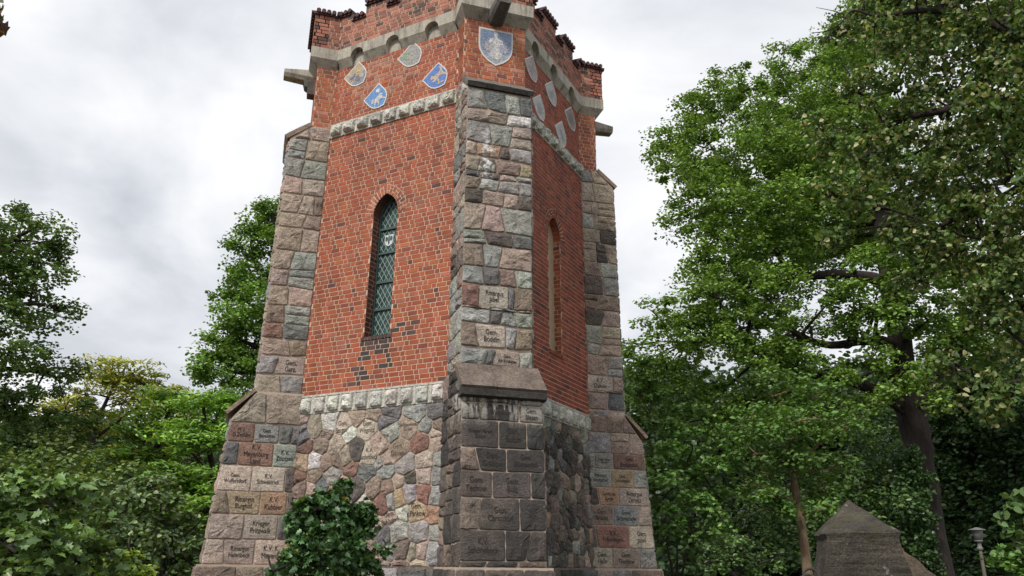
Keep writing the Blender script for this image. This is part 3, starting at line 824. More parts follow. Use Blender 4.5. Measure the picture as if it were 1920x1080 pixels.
# -- brick tops of the piers
def pier_brick(A):
    A = np.array(A, float); Tf = np.array([-A[1], A[0], 0]); mb, bk = MB(), MB()
    bricks(mb, bk, Face(Tf, pb), -Wp / 2, Wp / 2, CZU - .08, 6.06, None, 'orange')
    for sg in (1, -1):
        Fs = Face(A * sg, Wp / 2)
        u0, u1 = (jn(5.4), pb) if sg > 0 else (-pb, -jn(5.4))
        bricks(mb, bk, Fs, u0, u1, CZU - .08, 6.06, None, 'orange', phase=2)
    bo = bk.build('pier_brick_head', 'brick_mortar', tower); mb.build('brick_facing', 'brick', bo); return bo
heads = [pier_brick(a) for a in ((0, -1, 0), (-1, 0, 0), (1, 0, 0), (0, 1, 0))]

# -- cornice: outline of the tower, pushed out
e1, e2 = .097, .15
Z_S, Z_CB, Z_CT = 6.0, 6.165, 6.385
j6 = jn(6.0); w2 = Wp / 2
def outline(e, ep):
    out = []
    for A in ((-1, 0), (0, -1), (1, 0), (0, 1)):
        A = np.array(A, float); B = np.array([-A[1], A[0]])            # B: counter clockwise
        k = j6 + .414 * e
        for (a, b) in ((k, -w2 - e), (pb + ep, -w2 - e), (pb + ep, w2 + e), (k, w2 + e)): out.append(A * a + B * b)
    return out
O0, O1 = outline(-.01, -.01), outline(e1, e2)
co = MB()
n = len(O0); NOTCH = (-.805, -.03, .785); NR = .138
for i in range(n):
    j = (i + 1) % n
    a0, b0, a1, b1 = O0[i], O0[j], O1[i], O1[j]
    wallseg = i % 4 == 3
    P3 = lambda p, z: (p[0], p[1], z + ZO)
    if not wallseg:
        co.add([P3(a1, Z_CB), P3(b1, Z_CB), P3(b1, Z_CT), P3(a1, Z_CT), P3(a0, Z_CT), P3(b0, Z_CT), P3(a0, Z_S), P3(b0, Z_S)], [(0, 1, 2, 3), (3, 2, 5, 4), (6, 7, 1, 0)])
    else:
        L = np.linalg.norm(b1 - a1); d = (b1 - a1) / L; nrm = np.array([d[1], -d[0]]); mid = (a1 + b1) / 2
        F = lambda u, z, h: (mid[0] + d[0] * u + nrm[0] * h, mid[1] + d[1] * u + nrm[1] * h, z + ZO)
        bot = [(-L / 2, Z_CB)]
        for c in NOTCH:
            for k in range(11):
                t = pi - pi * k / 10; bot.append((c + NR * cos(t), Z_CB + NR * sin(t) * 1.02))
        bot.append((L / 2, Z_CB))
        poly = bot + [(L / 2, Z_CT), (-L / 2, Z_CT)]
        co.add([F(u, z, 0) for u, z in poly], [tuple(range(len(poly)))])
        co.add([P3(a1, Z_CT), P3(b1, Z_CT), P3(b0, Z_CT), P3(a0, Z_CT)], [(0, 1, 2, 3)])
        edges = [-L / 2] + [x for c in NOTCH for x in (c - NR, c + NR)] + [L / 2]
        dd = e1 + .01; l0 = np.linalg.norm(b0 - a0) / 2
        for k in range(0, len(edges), 2):
            ua, ub = edges[k], edges[k + 1]
            ia, ib = (max(ua, -l0), min(ub, l0))
            co.add([F(ua, Z_CB, 0), F(ub, Z_CB, 0), F(ib, Z_S, -dd), F(ia, Z_S, -dd)], [(3, 2, 1, 0)])
        co.add([F(-l0, Z_S - .02, -dd - .001), F(l0, Z_S - .02, -dd - .001), F(l0, Z_CT, -dd - .001), F(-l0, Z_CT, -dd - .001)], [(0, 1, 2, 3)])
        for c in NOTCH:
            arc = [(c + NR * cos(pi - pi * k / 10), Z_CB + NR * sin(pi - pi * k / 10) * 1.02) for k in range(11)]
            for k in range(10):
                p, q = arc[k], arc[k + 1]; co.add([F(*p, 0), F(*q, 0), F(*q, -dd), F(*p, -dd)], [(3, 2, 1, 0)])
            for sg in (-1, 1):
                u = c + sg * NR; V = [F(u, Z_CB, 0), F(u, Z_CB, -dd), F(u, Z_S, -dd)]; co.add(V, [(0, 1, 2) if sg < 0 else (2, 1, 0)])
co.build('cornice', 'cast', tower)

# -- battlemented parapet with barrel tile copings
PB0, PCR, PM1, PM2 = Z_CT, 6.92, 7.08, 7.16
par, parb = MB(), MB(); tiles = []
TH = .26
def facewall(a, b):
    L = np.linalg.norm(b - a); d = (b - a) / L; nrm = np.array([d[1], -d[0]]); mid = (a + b) / 2
    return L, d, (lambda u, z, h=0: (mid[0] + d[0] * u + nrm[0] * h, mid[1] + d[1] * u + nrm[1] * h, z + ZO))
def tile_row(F, ua, ub, z):
    m_ = MB()
    m_.box((ua - .015, z, -TH), (ub + .015, z + .03, .035), T=lambda u, zz, h: F(u, zz + (-.10 * (h) if True else 0), h))
    nt_ = max(1, round((ub - ua) / .098)); st = (ub - ua) / nt_
    for i in range(nt_):
        u = ua + (i + .5) * st; r0 = .041
        pts = [F(u, z + .040 + .018, .075), F(u, z + .040 + .10 * .5 * TH + .025, -TH * .5), F(u, z + .045 + .10 * TH + .03, -TH - .02)]
        m_.tube(pts, [r0, r0 * .93, r0 * .86], 9)
    tiles.append(m_)
O2 = outline(e1 - .012, e2 - .015)
for i in range(n):
    a, b = O2[i], O2[(i + 1) % n]; L, d, F = facewall(a, b); wallseg = i % 4 == 3
    if not wallseg:
        tops = [(-L / 2, L / 2, PM1)]
    elif i == 3:
        tops = [(-L / 2, -.97, PM1), (-.97, -.68, PCR), (-.68, -.20, PM2), (-.20, .065, PCR + .05), (.065, .56, PM2 + .02), (.56, .83, PCR), (.83, L / 2, PM1)]
    else:
        tops = [(-L / 2, -.83, PM1), (-.83, -.56, PCR), (-.56, .06, PM2), (.06, .34, PCR + .03), (.34, .86, PM2), (.86, 1.10, PCR), (1.10, L / 2, PM1)]
    kind = 'sooty'
    bricks(par, parb, F, -L / 2, L / 2, PB0, PCR - .01, None, kind)
    parb.box((-L / 2, PB0, -TH), (L / 2, PCR, -.002), T=lambda u, z, h: F(u, z, h))
    for k, (ua, ub, zt) in enumerate(tops):
        if zt > PCR + .005:
            bricks(par, parb, F, ua, ub, PCR - .01, zt, None, kind, phase=1)
            parb.box((ua, PCR - .02, -TH), (ub, zt, -.002), T=lambda u, z, h: F(u, z, h))
            if zt > PCR + .1 and wallseg:                     # brick cheeks of the crenels
                for side, u in ((-1, ua), (1, ub)):
                    if abs(u) > L / 2 - .01: continue
                    G = (lambda q, z, h=0, u=u, side=side, F=F: F(u + side * h, z, (-q if side > 0 else -(TH - q))))
                    bricks(par, None, G, 0, TH, PCR, zt, None, kind)
        tile_row(F, ua, ub, zt)
pao = parb.build('parapet', 'brick_mortar', tower)
par.build('brick_facing', 'brick', pao)
for t in tiles: t.build('tile_coping', 'tile', pao)
roof = MB(); rv = outline(-.2, -.2); roof.add([(p[0], p[1], 6.7 + ZO) for p in rv], [tuple(range(len(rv)))]); roof.build('roof_deck', 'darkcast', tower)

# -- water spouts on the piers
for A in ((0, -1, 0), (-1, 0, 0), (1, 0, 0)):
    A = np.array(A, float); B = np.array([-A[1], A[0], 0]); m_ = MB()
    Q = lambda a, b, z: tuple(A * a + B * b + np.array([0, 0, z + ZO]))
    V = []
    for (a, hb, z0, z1) in ((pb - .05, .145, 5.96, 6.20), (pb + .58, .115, 6.00, 6.135)):
        V += [Q(a, -hb * .7, z0), Q(a, hb * .7, z0), Q(a, hb, z0 + .07), Q(a, hb, z1), Q(a, hb - .04, z1), Q(a, hb - .05, z0 + .09), Q(a, -hb + .05, z0 + .09), Q(a, -hb + .04, z1), Q(a, -hb, z1), Q(a, -hb, z0 + .07)]
    m_.add(V, [(i, (i + 1) % 10, 10 + (i + 1) % 10, 10 + i) for i in range(10)] + [tuple(range(19, 9, -1))])
    ob = m_.build('water_spout', 'darkcast' if A[1] < 0 else 'cast', tower)
    k = MB(); prof = [(pb - .01, 5.70), (pb + .13, 5.70), (pb + .14, 5.83), (pb + .19, 5.86), (pb + .22, 5.97), (pb - .01, 5.97)]
    k.add([Q(a, -.10, z) for a, z in prof] + [Q(a, .10, z) for a, z in prof], [tuple(range(6)), tuple(range(11, 5, -1))] + [(i, i + 6, (i + 1) % 6 + 6, (i + 1) % 6) for i in range(6)])
    if A[1] == 0: k.build('corbel', 'darkcast', ob)

# -- heraldic mosaic shields
SHIELD = [(-.5, .5), (.5, .5), (.5, .02), (.47, -.16), (.38, -.32), (.22, -.45), (0, -.56), (-.22, -.45), (-.38, -.32), (-.47, -.16), (-.5, .02)]
HORSE = [(-.40, .10), (-.30, .20), (-.22, .30), (-.16, .22), (-.05, .16), (.12, .14), (.24, .20), (.34, .12), (.40, -.04), (.34, .02), (.26, .04), (.28, -.14), (.36, -.30), (.28, -.30), (.20, -.16), (.10, -.08), (-.02, -.08), (-.06, -.22), (-.14, -.34), (-.18, -.30), (-.12, -.18), (-.14, -.04), (-.26, -.12), (-.36, -.22), (-.38, -.16), (-.28, -.04), (-.22, .06), (-.30, .04)]
LION = [(-.36, .16), (-.30, .28), (-.18, .28), (-.10, .18), (.10, .14), (.26, .16), (.34, .28), (.28, .36), (.38, .34), (.42, .22), (.34, .08), (.32, -.10), (.40, -.30), (.30, -.32), (.22, -.14), (.06, -.04), (-.06, -.06), (-.10, -.22), (-.16, -.34), (-.26, -.32), (-.18, -.22), (-.18, -.06), (-.30, -.10), (-.40, -.02), (-.34, .04), (-.24, .04), (-.24, .10)]
FISHTAIL = [(-.22, -.20), (-.06, -.26), (.10, -.36), (.14, -.42), (.02, -.40), (-.14, -.32)]
TOWERF = [(-.26, -.30), (-.26, .18), (-.16, .18), (-.16, .10), (-.08, .10), (-.08, .30), (.08, .30), (.08, .10), (.16, .10), (.16, .18), (.26, .18), (.26, -.30)]
FIGURE = [(-.05, .44), (.05, .44), (.07, .34), (.03, .28), (.20, .20), (.26, .02), (.16, .04), (.14, -.12), (.22, -.30), (.10, -.42), (-.10, -.42), (-.22, -.30), (-.14, -.12), (-.16, .04), (-.26, .02), (-.20, .20), (-.03, .28), (-.07, .34)]
WREATH = [(.3 * cos(t) * (1 + .25 * sin(9 * t)), .02 + .3 * sin(t) * (1 + .25 * sin(9 * t))) for t in np.linspace(0, 2 * pi, 40)[:-1]]
def shield(face, u, z, w, hgt, rot, base, figs, label, bands=()):
    c, s = cos(rot), sin(rot)
    X = lambda a, b, h: face(u + a * w * c - b * hgt * s, z + a * w * s + b * hgt * c, h)
    rim = MB(); n_ = len(SHIELD)
    V = [X(a * 1.08, b * 1.08, .0) for a, b in SHIELD] + [X(a * 1.08, b * 1.08, .016) for a, b in SHIELD] + [X(a * .985, b * .985, .016) for a, b in SHIELD]
    rim.add(V, [(i, n_ + i, n_ + (i + 1) % n_, (i + 1) % n_) for i in range(n_)] + [(n_ + i, 2 * n_ + i, 2 * n_ + (i + 1) % n_, n_ + (i + 1) % n_) for i in range(n_)] )
    ro = rim.build('crest_shield', 'mosrim', tower); ro['label'] = label
    fld = MB(); fld.add([X(a * .99, b * .99, .0135) for a, b in SHIELD[::-1]], [tuple(range(n_))], base)
    for (b0, b1, cc) in bands:
        pol = clip(clip([p for p in SHIELD], 0, 1, b1), 0, -1, -b0)
        if len(pol) > 2: fld.add([X(a * .985, b * .985, .0150) for a, b in pol[::-1]], [tuple(range(len(pol)))], cc)
    fld.build('shield_field', 'mosaic', ro)
    for k, (pts, cc, sc, ox, oy) in enumerate(figs):
        f = MB(); f.add([X(a * sc + ox, b * sc + oy, .0168 + .001 * k) for a, b in pts], [tuple(range(len(pts)))], cc); f.build('shield_emblem', 'mosaic', ro)
    return ro
SW, SHG = .385, .40
bl = (.05, .17, .50); wh = (.55, .53, .50); gy = (.32, .31, .30)
shield(WL, -.825, 5.76, SW, SHG, RAD(41), (.36, .30, .20), [(LION, (.52, .33, .10), .55, .12, .16), (TOWERF, (.14, .10, .16), .55, -.05, -.12), (HORSE, (.10, .13, .24), .5, -.18, .12), (WREATH, (.45, .42, .34), .4, .18, -.22)], 'cream and gold quartered shield, leftmost on the wall', [(-.6, -.1, (.17, .2, .26))])
shield(WL, .345, 5.80, SW, SHG, RAD(41), (.25, .24, .23), [(WREATH, (.14, .25, .10), .55, -.16, .2), (FIGURE, (.34, .32, .28), .5, -.1, .02)], 'grey mosaic shield with green leaves')
shield(WL, -.33, 5.16, SW, SHG, RAD(41), (.06, .22, .52), [(HORSE, (.46, .45, .43), .95, -.02, -.1), (WREATH, (.62, .64, .66), .35, .26, .25)], 'blue mosaic shield with a pale prancing beast')
shield(WL, .895, 5.20, SW, SHG, RAD(41), (.035, .13, .45), [(LION, (.42, .33, .25), .95, .08, .0), (FISHTAIL, (.42, .33, .25), 1, .0, -.02)], 'deep blue mosaic shield with a tawny lion')
FH = Face((1, 0, 0), pb)
shield(FH, .012, 5.55, .54, .605, 0, (.17, .235, .38), [(FIGURE, (.52, .52, .52), 1.0, 0, .02), (WREATH, (.36, .33, .36), .5, -.24, -.05), (WREATH, (.33, .33, .40), .5, .25, -.05), (WREATH, (.62, .58, .52), .3, .02, -.32)], 'large upright blue and white mosaic shield on the front pier', [(-.6, -.2, (.30, .33, .40))])
for (u, z, base, fig, lab) in ((-.80, 5.77, (.30, .20, .19), LION, 'reddish grey shield on the shaded wall'), (.02, 5.74, (.38, .38, .37), HORSE, 'light grey shield high on the shaded wall'), (-.5, 5.15, (.44, .44, .44), TOWERF, 'pale worn shield low on the shaded wall beside the pier'),
                            (.43, 5.11, (.46, .46, .47), FIGURE, 'white striped shield low on the shaded wall'), (.9, 5.68, (.20, .17, .15), WREATH, 'dark brown shield, farthest on the shaded wall')):
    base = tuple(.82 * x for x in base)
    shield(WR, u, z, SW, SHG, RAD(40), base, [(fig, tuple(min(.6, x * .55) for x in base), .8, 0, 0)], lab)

# hidden core so that no light leaks through the shell
core = MB()
for (r0, r1, z0, z1) in ((2.5, 2.5, -ZO, 6.6),):
    V = [(p[0] * r0, p[1] * r0, z + ZO) for z in (z0, z1) for p in ((-1, 0), (0, -1), (1, 0), (0, 1))]
    core.add(V, [(0, 1, 5, 4), (1, 2, 6, 5), (2, 3, 7, 6), (3, 0, 4, 7), (4, 5, 6, 7)])
core.build('light_block_core', 'brick_mortar', tower)
for F in WBK:
    m_ = MB(); m_.add([F(-1.45, -ZO, 0), F(1.45, -ZO, 0), F(1.45, 6.1, 0), F(-1.45, 6.1, 0)], [(0, 1, 2, 3)], (.4, .12, .06)); m_.build('rear_wall', 'brick', tower)

# ------------------------------------------------------------------ ground
g = MB(); R = 400
NG = 60; V = []
for i in range(NG + 1):
    for k in range(NG + 1):
        u, v = (i / NG * 2 - 1), (k / NG * 2 - 1)
        x, y = np.sign(u) * abs(u) ** 2.2 * R, np.sign(v) * abs(v) ** 2.2 * R
        r = math.hypot(x, y); V.append((x, y, (0 if r < 9 else min(1, (r - 9) / 15) * .35 * mnoise.noise(Vector((x * .08, y * .08, 0)))) - .02))
g.add(V, [(i * (NG + 1) + k, (i + 1) * (NG + 1) + k, (i + 1) * (NG + 1) + k + 1, i * (NG + 1) + k + 1) for i in range(NG) for k in range(NG)])
tag(g.build('ground', 'ground', smooth=True), kind='structure')

# ------------------------------------------------------------------ vegetation
SHAPES = dict(
    simple=[(0, 0), (.30, .30), (.70, .26), (1, 0)],
    round=[(0, 0), (-.05, .28), (.25, .46), (.62, .36), (1, 0)],
    narrow=[(0, 0), (.3, .15), (.7, .14), (1, 0)],
    lobed=[(0, 0), (-.10, .22), (.08, .20), (.12, .52), (.34, .30), (.52, .42), (.62, .18), (1, 0)],
    maple=[(0, 0), (-.12, .30), (.02, .28), (.10, .58), (.28, .36), (.40, .34), (.58, .46), (.62, .20), (.78, .16), (1, 0)],
)
def leaf_mesh(name, C, col, size, mat, parent=None, shape='simple', up=.6, droop=.25, fold=.14, rng=RNG, out=None):
    n_ = len(C); half = np.array(SHAPES[shape]); h = len(half)
    ang = rng.uniform(0, 2 * pi, n_); t = np.stack([np.cos(ang), np.sin(ang), rng.normal(-droop, .35, n_)], 1); t /= np.linalg.norm(t, axis=1)[:, None]
    nr = np.stack([rng.normal(0, 1, n_) * (1 - up), rng.normal(0, 1, n_) * (1 - up), np.full(n_, up) + rng.normal(0, .25, n_)], 1)
    if out is not None: nr = nr * .75 + out * .8 + np.array([0, 0, .25])
    b = np.cross(nr, t); b /= np.linalg.norm(b, axis=1)[:, None] + 1e-9; nr = np.cross(t, b)
    sz = np.broadcast_to(size, (n_,)) * rng.uniform(.7, 1.25, n_)
    loc = [(x - .5, 0) if y == 0 else (x - .5, y) for x, y in half]
    m_ = 2 * h - 2; pts = [(x, y) for x, y in loc] + [(x, -y) for x, y in loc[1:-1]]
    V = np.empty((n_, m_, 3), np.float32)
    for k, (x, y) in enumerate(pts):
        V[:, k] = C + sz[:, None] * (t * x + b * y + nr * (abs(y) * fold * 2 - .08 * x * x * 4 * .5))
    right = list(range(h)); left = [0] + list(range(h, m_)) + [h - 1]
    loops1 = np.array(right[::-1] + left, np.int32)
    loops = (np.arange(n_, dtype=np.int32)[:, None] * m_ + loops1[None]).ravel()
    me = bpy.data.meshes.new(name)
    me.vertices.add(n_ * m_); me.vertices.foreach_set('co', V.ravel())
    me.loops.add(len(loops)); me.loops.foreach_set('vertex_index', loops)
    me.polygons.add(2 * n_); me.polygons.foreach_set('loop_start', np.arange(0, len(loops), h, dtype=np.int32))
    try: me.polygons.foreach_set('loop_total', np.full(2 * n_, h, np.int32))
    except Exception: pass
    me.update(calc_edges=True); me.validate()
    a = me.color_attributes.new('Col', 'FLOAT_COLOR', 'POINT'); c4 = np.ones((n_, m_, 4), np.float32); c4[:, :, :3] = col[:, None, :]; a.data.foreach_set('color', c4.ravel())
    me.materials.append(MAT[mat]); o = bpy.data.objects.new(name, me); COL.objects.link(o)
    if parent: o.parent = parent
    return o

def clumps(lobes, per, sub, flat=.55, spread=.30, shell=.55):
    """leaf centres: every lobe (centre, radius) carries sub-clumps near its surface, every clump a loose cloud of leaves"""
    P, K, OUT = [], [], []
    for (c, r) in lobes:
        ns = max(4, int(sub * (r / .8) ** 2)); d = RNG.normal(0, 1, (ns, 3)); d /= np.linalg.norm(d, axis=1)[:, None]
        rr = r * (shell + (1 - shell) * RNG.random(ns) ** .6) * RNG.uniform(.72, 1.15, ns)
        cc = np.asarray(c) + d * rr[:, None] * np.array([1, 1, .85])
        for q in cc:
            k = int(per * RNG.uniform(.5, 1.4)); s = 1.75 * spread * RNG.uniform(.55, 1.35)
            v = RNG.normal(0, 1, (k, 3)); v /= np.linalg.norm(v, axis=1)[:, None]
            v *= (RNG.random(k) ** .42)[:, None] * (1 + .25 * np.sin(v[:, 0] * 5 + k) * np.cos(v[:, 1] * 4 + k))[:, None]
            P.append(q + v * np.array([s, s, s * flat])); K.append(np.full(k, RNG.random())); OUT.append(v)
    global LAST_OUT
    LAST_OUT = np.concatenate(OUT)
    return np.concatenate(P), np.concatenate(K)

def palette(K, cols, wts, jitter=.16, extra=None):
    n_ = len(K); cols = np.array(cols); idx = RNG.choice(len(cols), n_, p=np.array(wts) / sum(wts))
    c = cols[idx] * (1 + RNG.normal(0, jitter, (n_, 1))) * (.75 + .5 * K[:, None])
    c = c * np.array([1.55, 1.32, 1.5])
    return np.clip(c, .004, .8)

def limb(mb, pts, rad, n=9, sub=4, wob=.014):
    """smooth tapering limb through points"""
    P = [np.array(p, float) for p in pts]; out = []; rr = []
    for i in range(len(P) - 1):
        p0, p1, p2, p3 = P[max(i - 1, 0)], P[i], P[i + 1], P[min(i + 2, len(P) - 1)]
        for k in range(sub):
            t = k / sub
            q = .5 * ((2 * p1) + (-p0 + p2) * t + (2 * p0 - 5 * p1 + 4 * p2 - p3) * t * t + (-p0 + 3 * p1 - 3 * p2 + p3) * t ** 3)
            r = rad[i] + (rad[i + 1] - rad[i]) * t
            out.append(q + RNG.normal(0, 1, 3) * r * wob * 3); rr.append(r * RNG.uniform(.93, 1.07))
    out.append(P[-1]); rr.append(rad[-1]); mb.tube(out, rr, n); return out, rr

def tree(name, label, cat, stems, lobes_px, per, sub, leaf, cols, wts, mat='leaf', bark='bark', shape='simple', flat=.55, spread=.30, up=.6, droop=.25, group=None, jitter=.16, twigs=2, branch_r=.05, shell=.55, dense_from=None):
    """stems: list of [(px, py, D, radius m)...]; lobes_px: (px, py, radius px, D)"""
    lobes = []
    for (x, y, r, D) in lobes_px:
        c = at(x, y, D); lobes.append((c, r / F_PX * np.linalg.norm(c - CAM)))
    st = [[(at(x, y, D), r) for (x, y, D, r) in s] for s in stems]
    b0 = st[0][0][0].copy(); b0[2] = 0
    root = empty(name, tuple(b0)); tag(root, label, cat, group)
    mb = MB(); nodes = []
    for i, s in enumerate(st):
        pts = [p for p, r in s]; rad = [r for p, r in s]
        if i == 0: pts = [b0 + np.array([0, 0, -.1])] + pts if pts[0][2] > .3 else pts; rad = ([rad[0] * 1.25] + rad) if len(pts) > len(rad) else rad
        o_, r_ = limb(mb, pts, rad, 10, 5); nodes += list(zip(o_, r_))
    NP = np.array([q for q, _ in nodes])
    for (c, r) in lobes:
        d = np.linalg.norm(NP - c, axis=1) + 1.2 * np.maximum(0, NP[:, 2] - c[2]); k = int(np.argmin(d)); a = NP[k]
        if np.linalg.norm(a - c) > .3:
            r0 = min(nodes[k][1] * .7, branch_r + .012 * np.linalg.norm(a - c))
            mid = (a + c) / 2 + RNG.normal(0, .12, 3) * np.linalg.norm(a - c) * .5 + np.array([0, 0, .06 * np.linalg.norm(a - c)])
            limb(mb, [a, mid, c], [r0, r0 * .6, r0 * .28], 6, 4)
        for _ in range(twigs):
            v = RNG.normal(0, 1, 3); v /= np.linalg.norm(v); v[2] = abs(v[2]) * .6
            limb(mb, [c - v * .1, c + v * r * .5 + RNG.normal(0, .05, 3), c + v * r * .95], [.022, .014, .006], 5, 3)
    for v in range(len(mb.v)): p = mb.v[v]; mb.v[v] = (p[0] - b0[0], p[1] - b0[1], p[2])
    mb.build('trunk', bark, root, smooth=True)
    P, K = clumps(lobes, per, sub, flat, spread, shell)
    ok = P[:, 2] > .05; P = P[ok]; K = K[ok]; OU = LAST_OUT[ok]
    Cc = palette(K, cols, wts, jitter)
    leaf_mesh('crown', P - np.array([b0[0], b0[1], 0]), Cc, leaf, mat, root, shape, up, droop, out=OU)
    return root, lobes

OAK = [(.105, .215, .036), (.078, .165, .03), (.15, .28, .054)]
big = [(1260,290,62,21),(1300,205,46,22),(1350,190,55,22),(1300,330,75,20),(1405,180,65,23),(1480,135,60,23),(1420,280,95,21),(1500,220,90,22),(1283,405,52,21),(1360,400,85,20),(1450,390,95,20),(1540,330,100,22),(1600,240,100,24),
       (1320,500,55,20),(1240,600,50,20),(1205,645,45,20),(1350,560,80,19),(1440,560,80,19),(1330,640,70,19),(1250,690,60,20),(1420,660,70,19),(1520,620,60,21),(1540,470,70,24),(1620,420,90,24),(1700,330,110,25),(1560,400,70,22),
       (1560,770,50,20),(1480,775,65,20),(1400,760,65,20),(1330,760,60,20),(1800,500,90,24),(1850,620,100,23),(1790,640,60,23),(1570,110,70,24),(1650,60,90,25),(1500,300,80,21),(1380,480,80,20),(1470,470,80,21),(1290,250,55,21),(1290,590,60,19),(1750,420,80,24),
       (1630,690,30,22),(1190,690,36,20.5),(1200,735,36,20.5),(1250,755,50,20.5),(1740,600,60,21),(1600,590,45,20.5),(1700,500,55,20.5),(1560,560,50,20),(1680,600,36,20.5),(1640,480,50,20.5),(1770,520,60,21),(1730,690,30,20.5),(1500,690,50,20),(1570,690,40,20),(1640,570,40,20.5),(1610,640,36,20.5),(1690,540,40,20.5),(1600,545,36,20.5),(1660,680,30,20.5),(1620,770,40,20.5),(1705,725,24,20.3),(1752,745,26,20.5),(1670,735,20,20)]
tree('oak_tree', 'huge broad oak with a thick dark trunk and wide limbs right of the tower', 'tree',
     [[(1752,1062,22,.40), (1738,960,22,.35), (1724,860,22,.335), (1710,770,22,.36), (1690,660,22.1,.28), (1672,560,22.3,.25), (1655,440,22.8,.22), (1640,320,23.5,.14), (1610,200,24,.07)],
      [(1712,800,22,.15), (1694,768,21.9,.17), (1650,738,21.5,.155), (1590,712,21,.14), (1520,700,20.5,.12), (1440,668,20,.10), (1370,640,19.6,.09), (1290,642,19.6,.04)],
      [(1676,580,22.2,.14), (1660,540,22.1,.17), (1630,520,22,.16), (1560,515,21.6,.13), (1490,518,21.2,.10), (1465,500,21,.08), (1440,515,21,.05), (1380,540,20.5,.03)],
      [(1712,790,22,.22), (1735,750,22.1,.27), (1770,700,22.4,.24), (1820,610,23,.17), (1860,520,23.5,.1)],
      [(1480,520,21.2,.08), (1420,400,21,.06), (1390,360,20.8,.05), (1330,270,20.8,.03)],
      [(1655,440,22.8,.14), (1720,380,23.6,.1), (1760,300,24.5,.05)],
      [(1690,650,22,.12), (1660,640,21.8,.13), (1620,640,21.5,.11), (1540,645,21,.09), (1450,600,20.4,.05)]],
     big + [(x + 12, y - 6, int(r * .85), D + 3) for x, y, r, D in big if r >= 70 and x < 1660], 84, 17, .098, OAK, [5, 3, 2.2], shape='simple', spread=.20, up=.5, flat=.5, shell=.35)
# nearer linden overhanging from the right
lind = [(1640,50,50,12),(1720,30,75,12.5),(1800,70,85,13),(1890,50,90,12),(1610,170,45,12),(1680,170,75,12.5),(1780,200,85,13),(1880,180,90,12),(1625,290,55,12),(1700,300,75,12.5),(1800,320,85,13),(1890,330,90,12),(1565,365,36,11.5),(1640,390,50,12),
        (1760,430,70,12.5),(1860,450,80,12.5),(1905,560,50,12),(1825,720,50,11.5),(1890,740,50,11.5),(1785,690,36,11.5),(1960,250,100,12),(1970,450,100,12),(1960,650,80,12),(1990,60,100,12),(1560,275,32,12),(1740,-40,80,12.5),(1850,-50,80,12.5),(1650,-30,60,12.3),
        (1540,240,22,12),(1590,60,22,12.2),(1720,520,40,12.4),(1840,570,50,12.4),(1560,450,24,11.8),(1700,440,50,12.2),(1930,560,60,11.8)]
LIN = [(.055, .118, .026), (.08, .15, .038), (.11, .175, .052), (.27, .31, .15), (.032, .066, .02)]
_, lob = tree('linden_tree', 'near linden hanging pale flowering boughs in from the upper right edge', 'tree',
     [[(2150,1062,12.5,.35), (2120,700,12.5,.30), (2080,420,12.5,.24), (2040,250,12.5,.16), (2000,100,12.5,.1)],
      [(2080,420,12.5,.15), (1960,215,12.3,.10), (1880,190,12.4,.08), (1780,205,12.6,.06), (1690,225,12.5,.045), (1630,260,12.2,.02)],
      [(2060,340,12.5,.12), (1960,330,12.3,.08), (1860,380,12.4,.05), (1760,425,12.4,.03)],
      [(2020,180,12.5,.12), (1900,60,12.4,.08), (1760,20,12.5,.05), (1650,30,12.2,.025), (1600,20,12.1,.016), (1575,45,12,.012), (1550,58,12,.009), (1520,62,12,.004)],
      [(1590,30,12.1,.010), (1560,20,12,.006), (1530,14,12,.003)], [(1562,52,12,.008), (1545,80,12,.005), (1535,100,12,.003)],
      [(2110,640,12.5,.09), (1980,690,12,.05), (1880,720,11.7,.03), (1800,690,11.6,.012)]],
     lind + [(x - 8, y + 14, int(r * .9), D + 2) for x, y, r, D in lind if x > 1700 and r >= 70], 66, 19, .068, LIN, [5, 4, 2, 2.0, 3.5], mat='leafpale', shape='round', spread=.15, up=.35, droop=.6, branch_r=.02, flat=.7)
tree('linden_sapling', 'pale leafy bough with large round leaves at the right edge above the lamp', 'shrub', [[(1985,1085,8.8,.03), (1960,1000,8.8,.02), (1925,950,8.8,.01)]],
     [(1908,960,18,8.8),(1932,935,24,8.8),(1930,990,22,8.8),(1895,985,14,8.8)], 24, 70, .075, [(.06, .13, .035), (.085, .16, .05), (.04, .09, .025)], [4, 2, 2], mat='leafpale', shape='round', spread=.06, up=.4, droop=.5, branch_r=.01, twigs=1)
# far left oak
lft = [(40,408,42,20),(90,440,45,20),(20,470,65,20),(70,500,50,20),(108,468,26,20),(20,560,60,21),(78,585,42,20),(125,575,22,20),(20,640,60,20),(-50,500,90,21),(-50,600,90,21),(-30,430,60,21),(40,700,60,21),(110,690,36,21),(145,700,26,21),(60,760,70,22),(-60,750,100,22),(125,775,50,22),(30,850,70,22),(110,850,60,22)]
tree('oak_tree', 'shady oak cut off by the left edge, its boughs against the sky', 'tree',
     [[(-190,1062,21,.4), (-170,800,21,.34), (-130,600,21,.26), (-80,450,21,.14), (-40,330,21,.06)], [(-140,640,21,.14), (-40,590,20.6,.09), (40,570,20.2,.05), (110,575,20,.02)], [(-110,520,21,.12), (-20,470,20.4,.07), (60,430,20,.03)], [(-150,700,21,.12), (-20,690,21,.07), (100,700,21,.03)]],
     lft, 70, 15, .095, [(.068, .142, .03), (.05, .108, .025), (.10, .19, .042)], [4, 4, 2], spread=.19, up=.5)
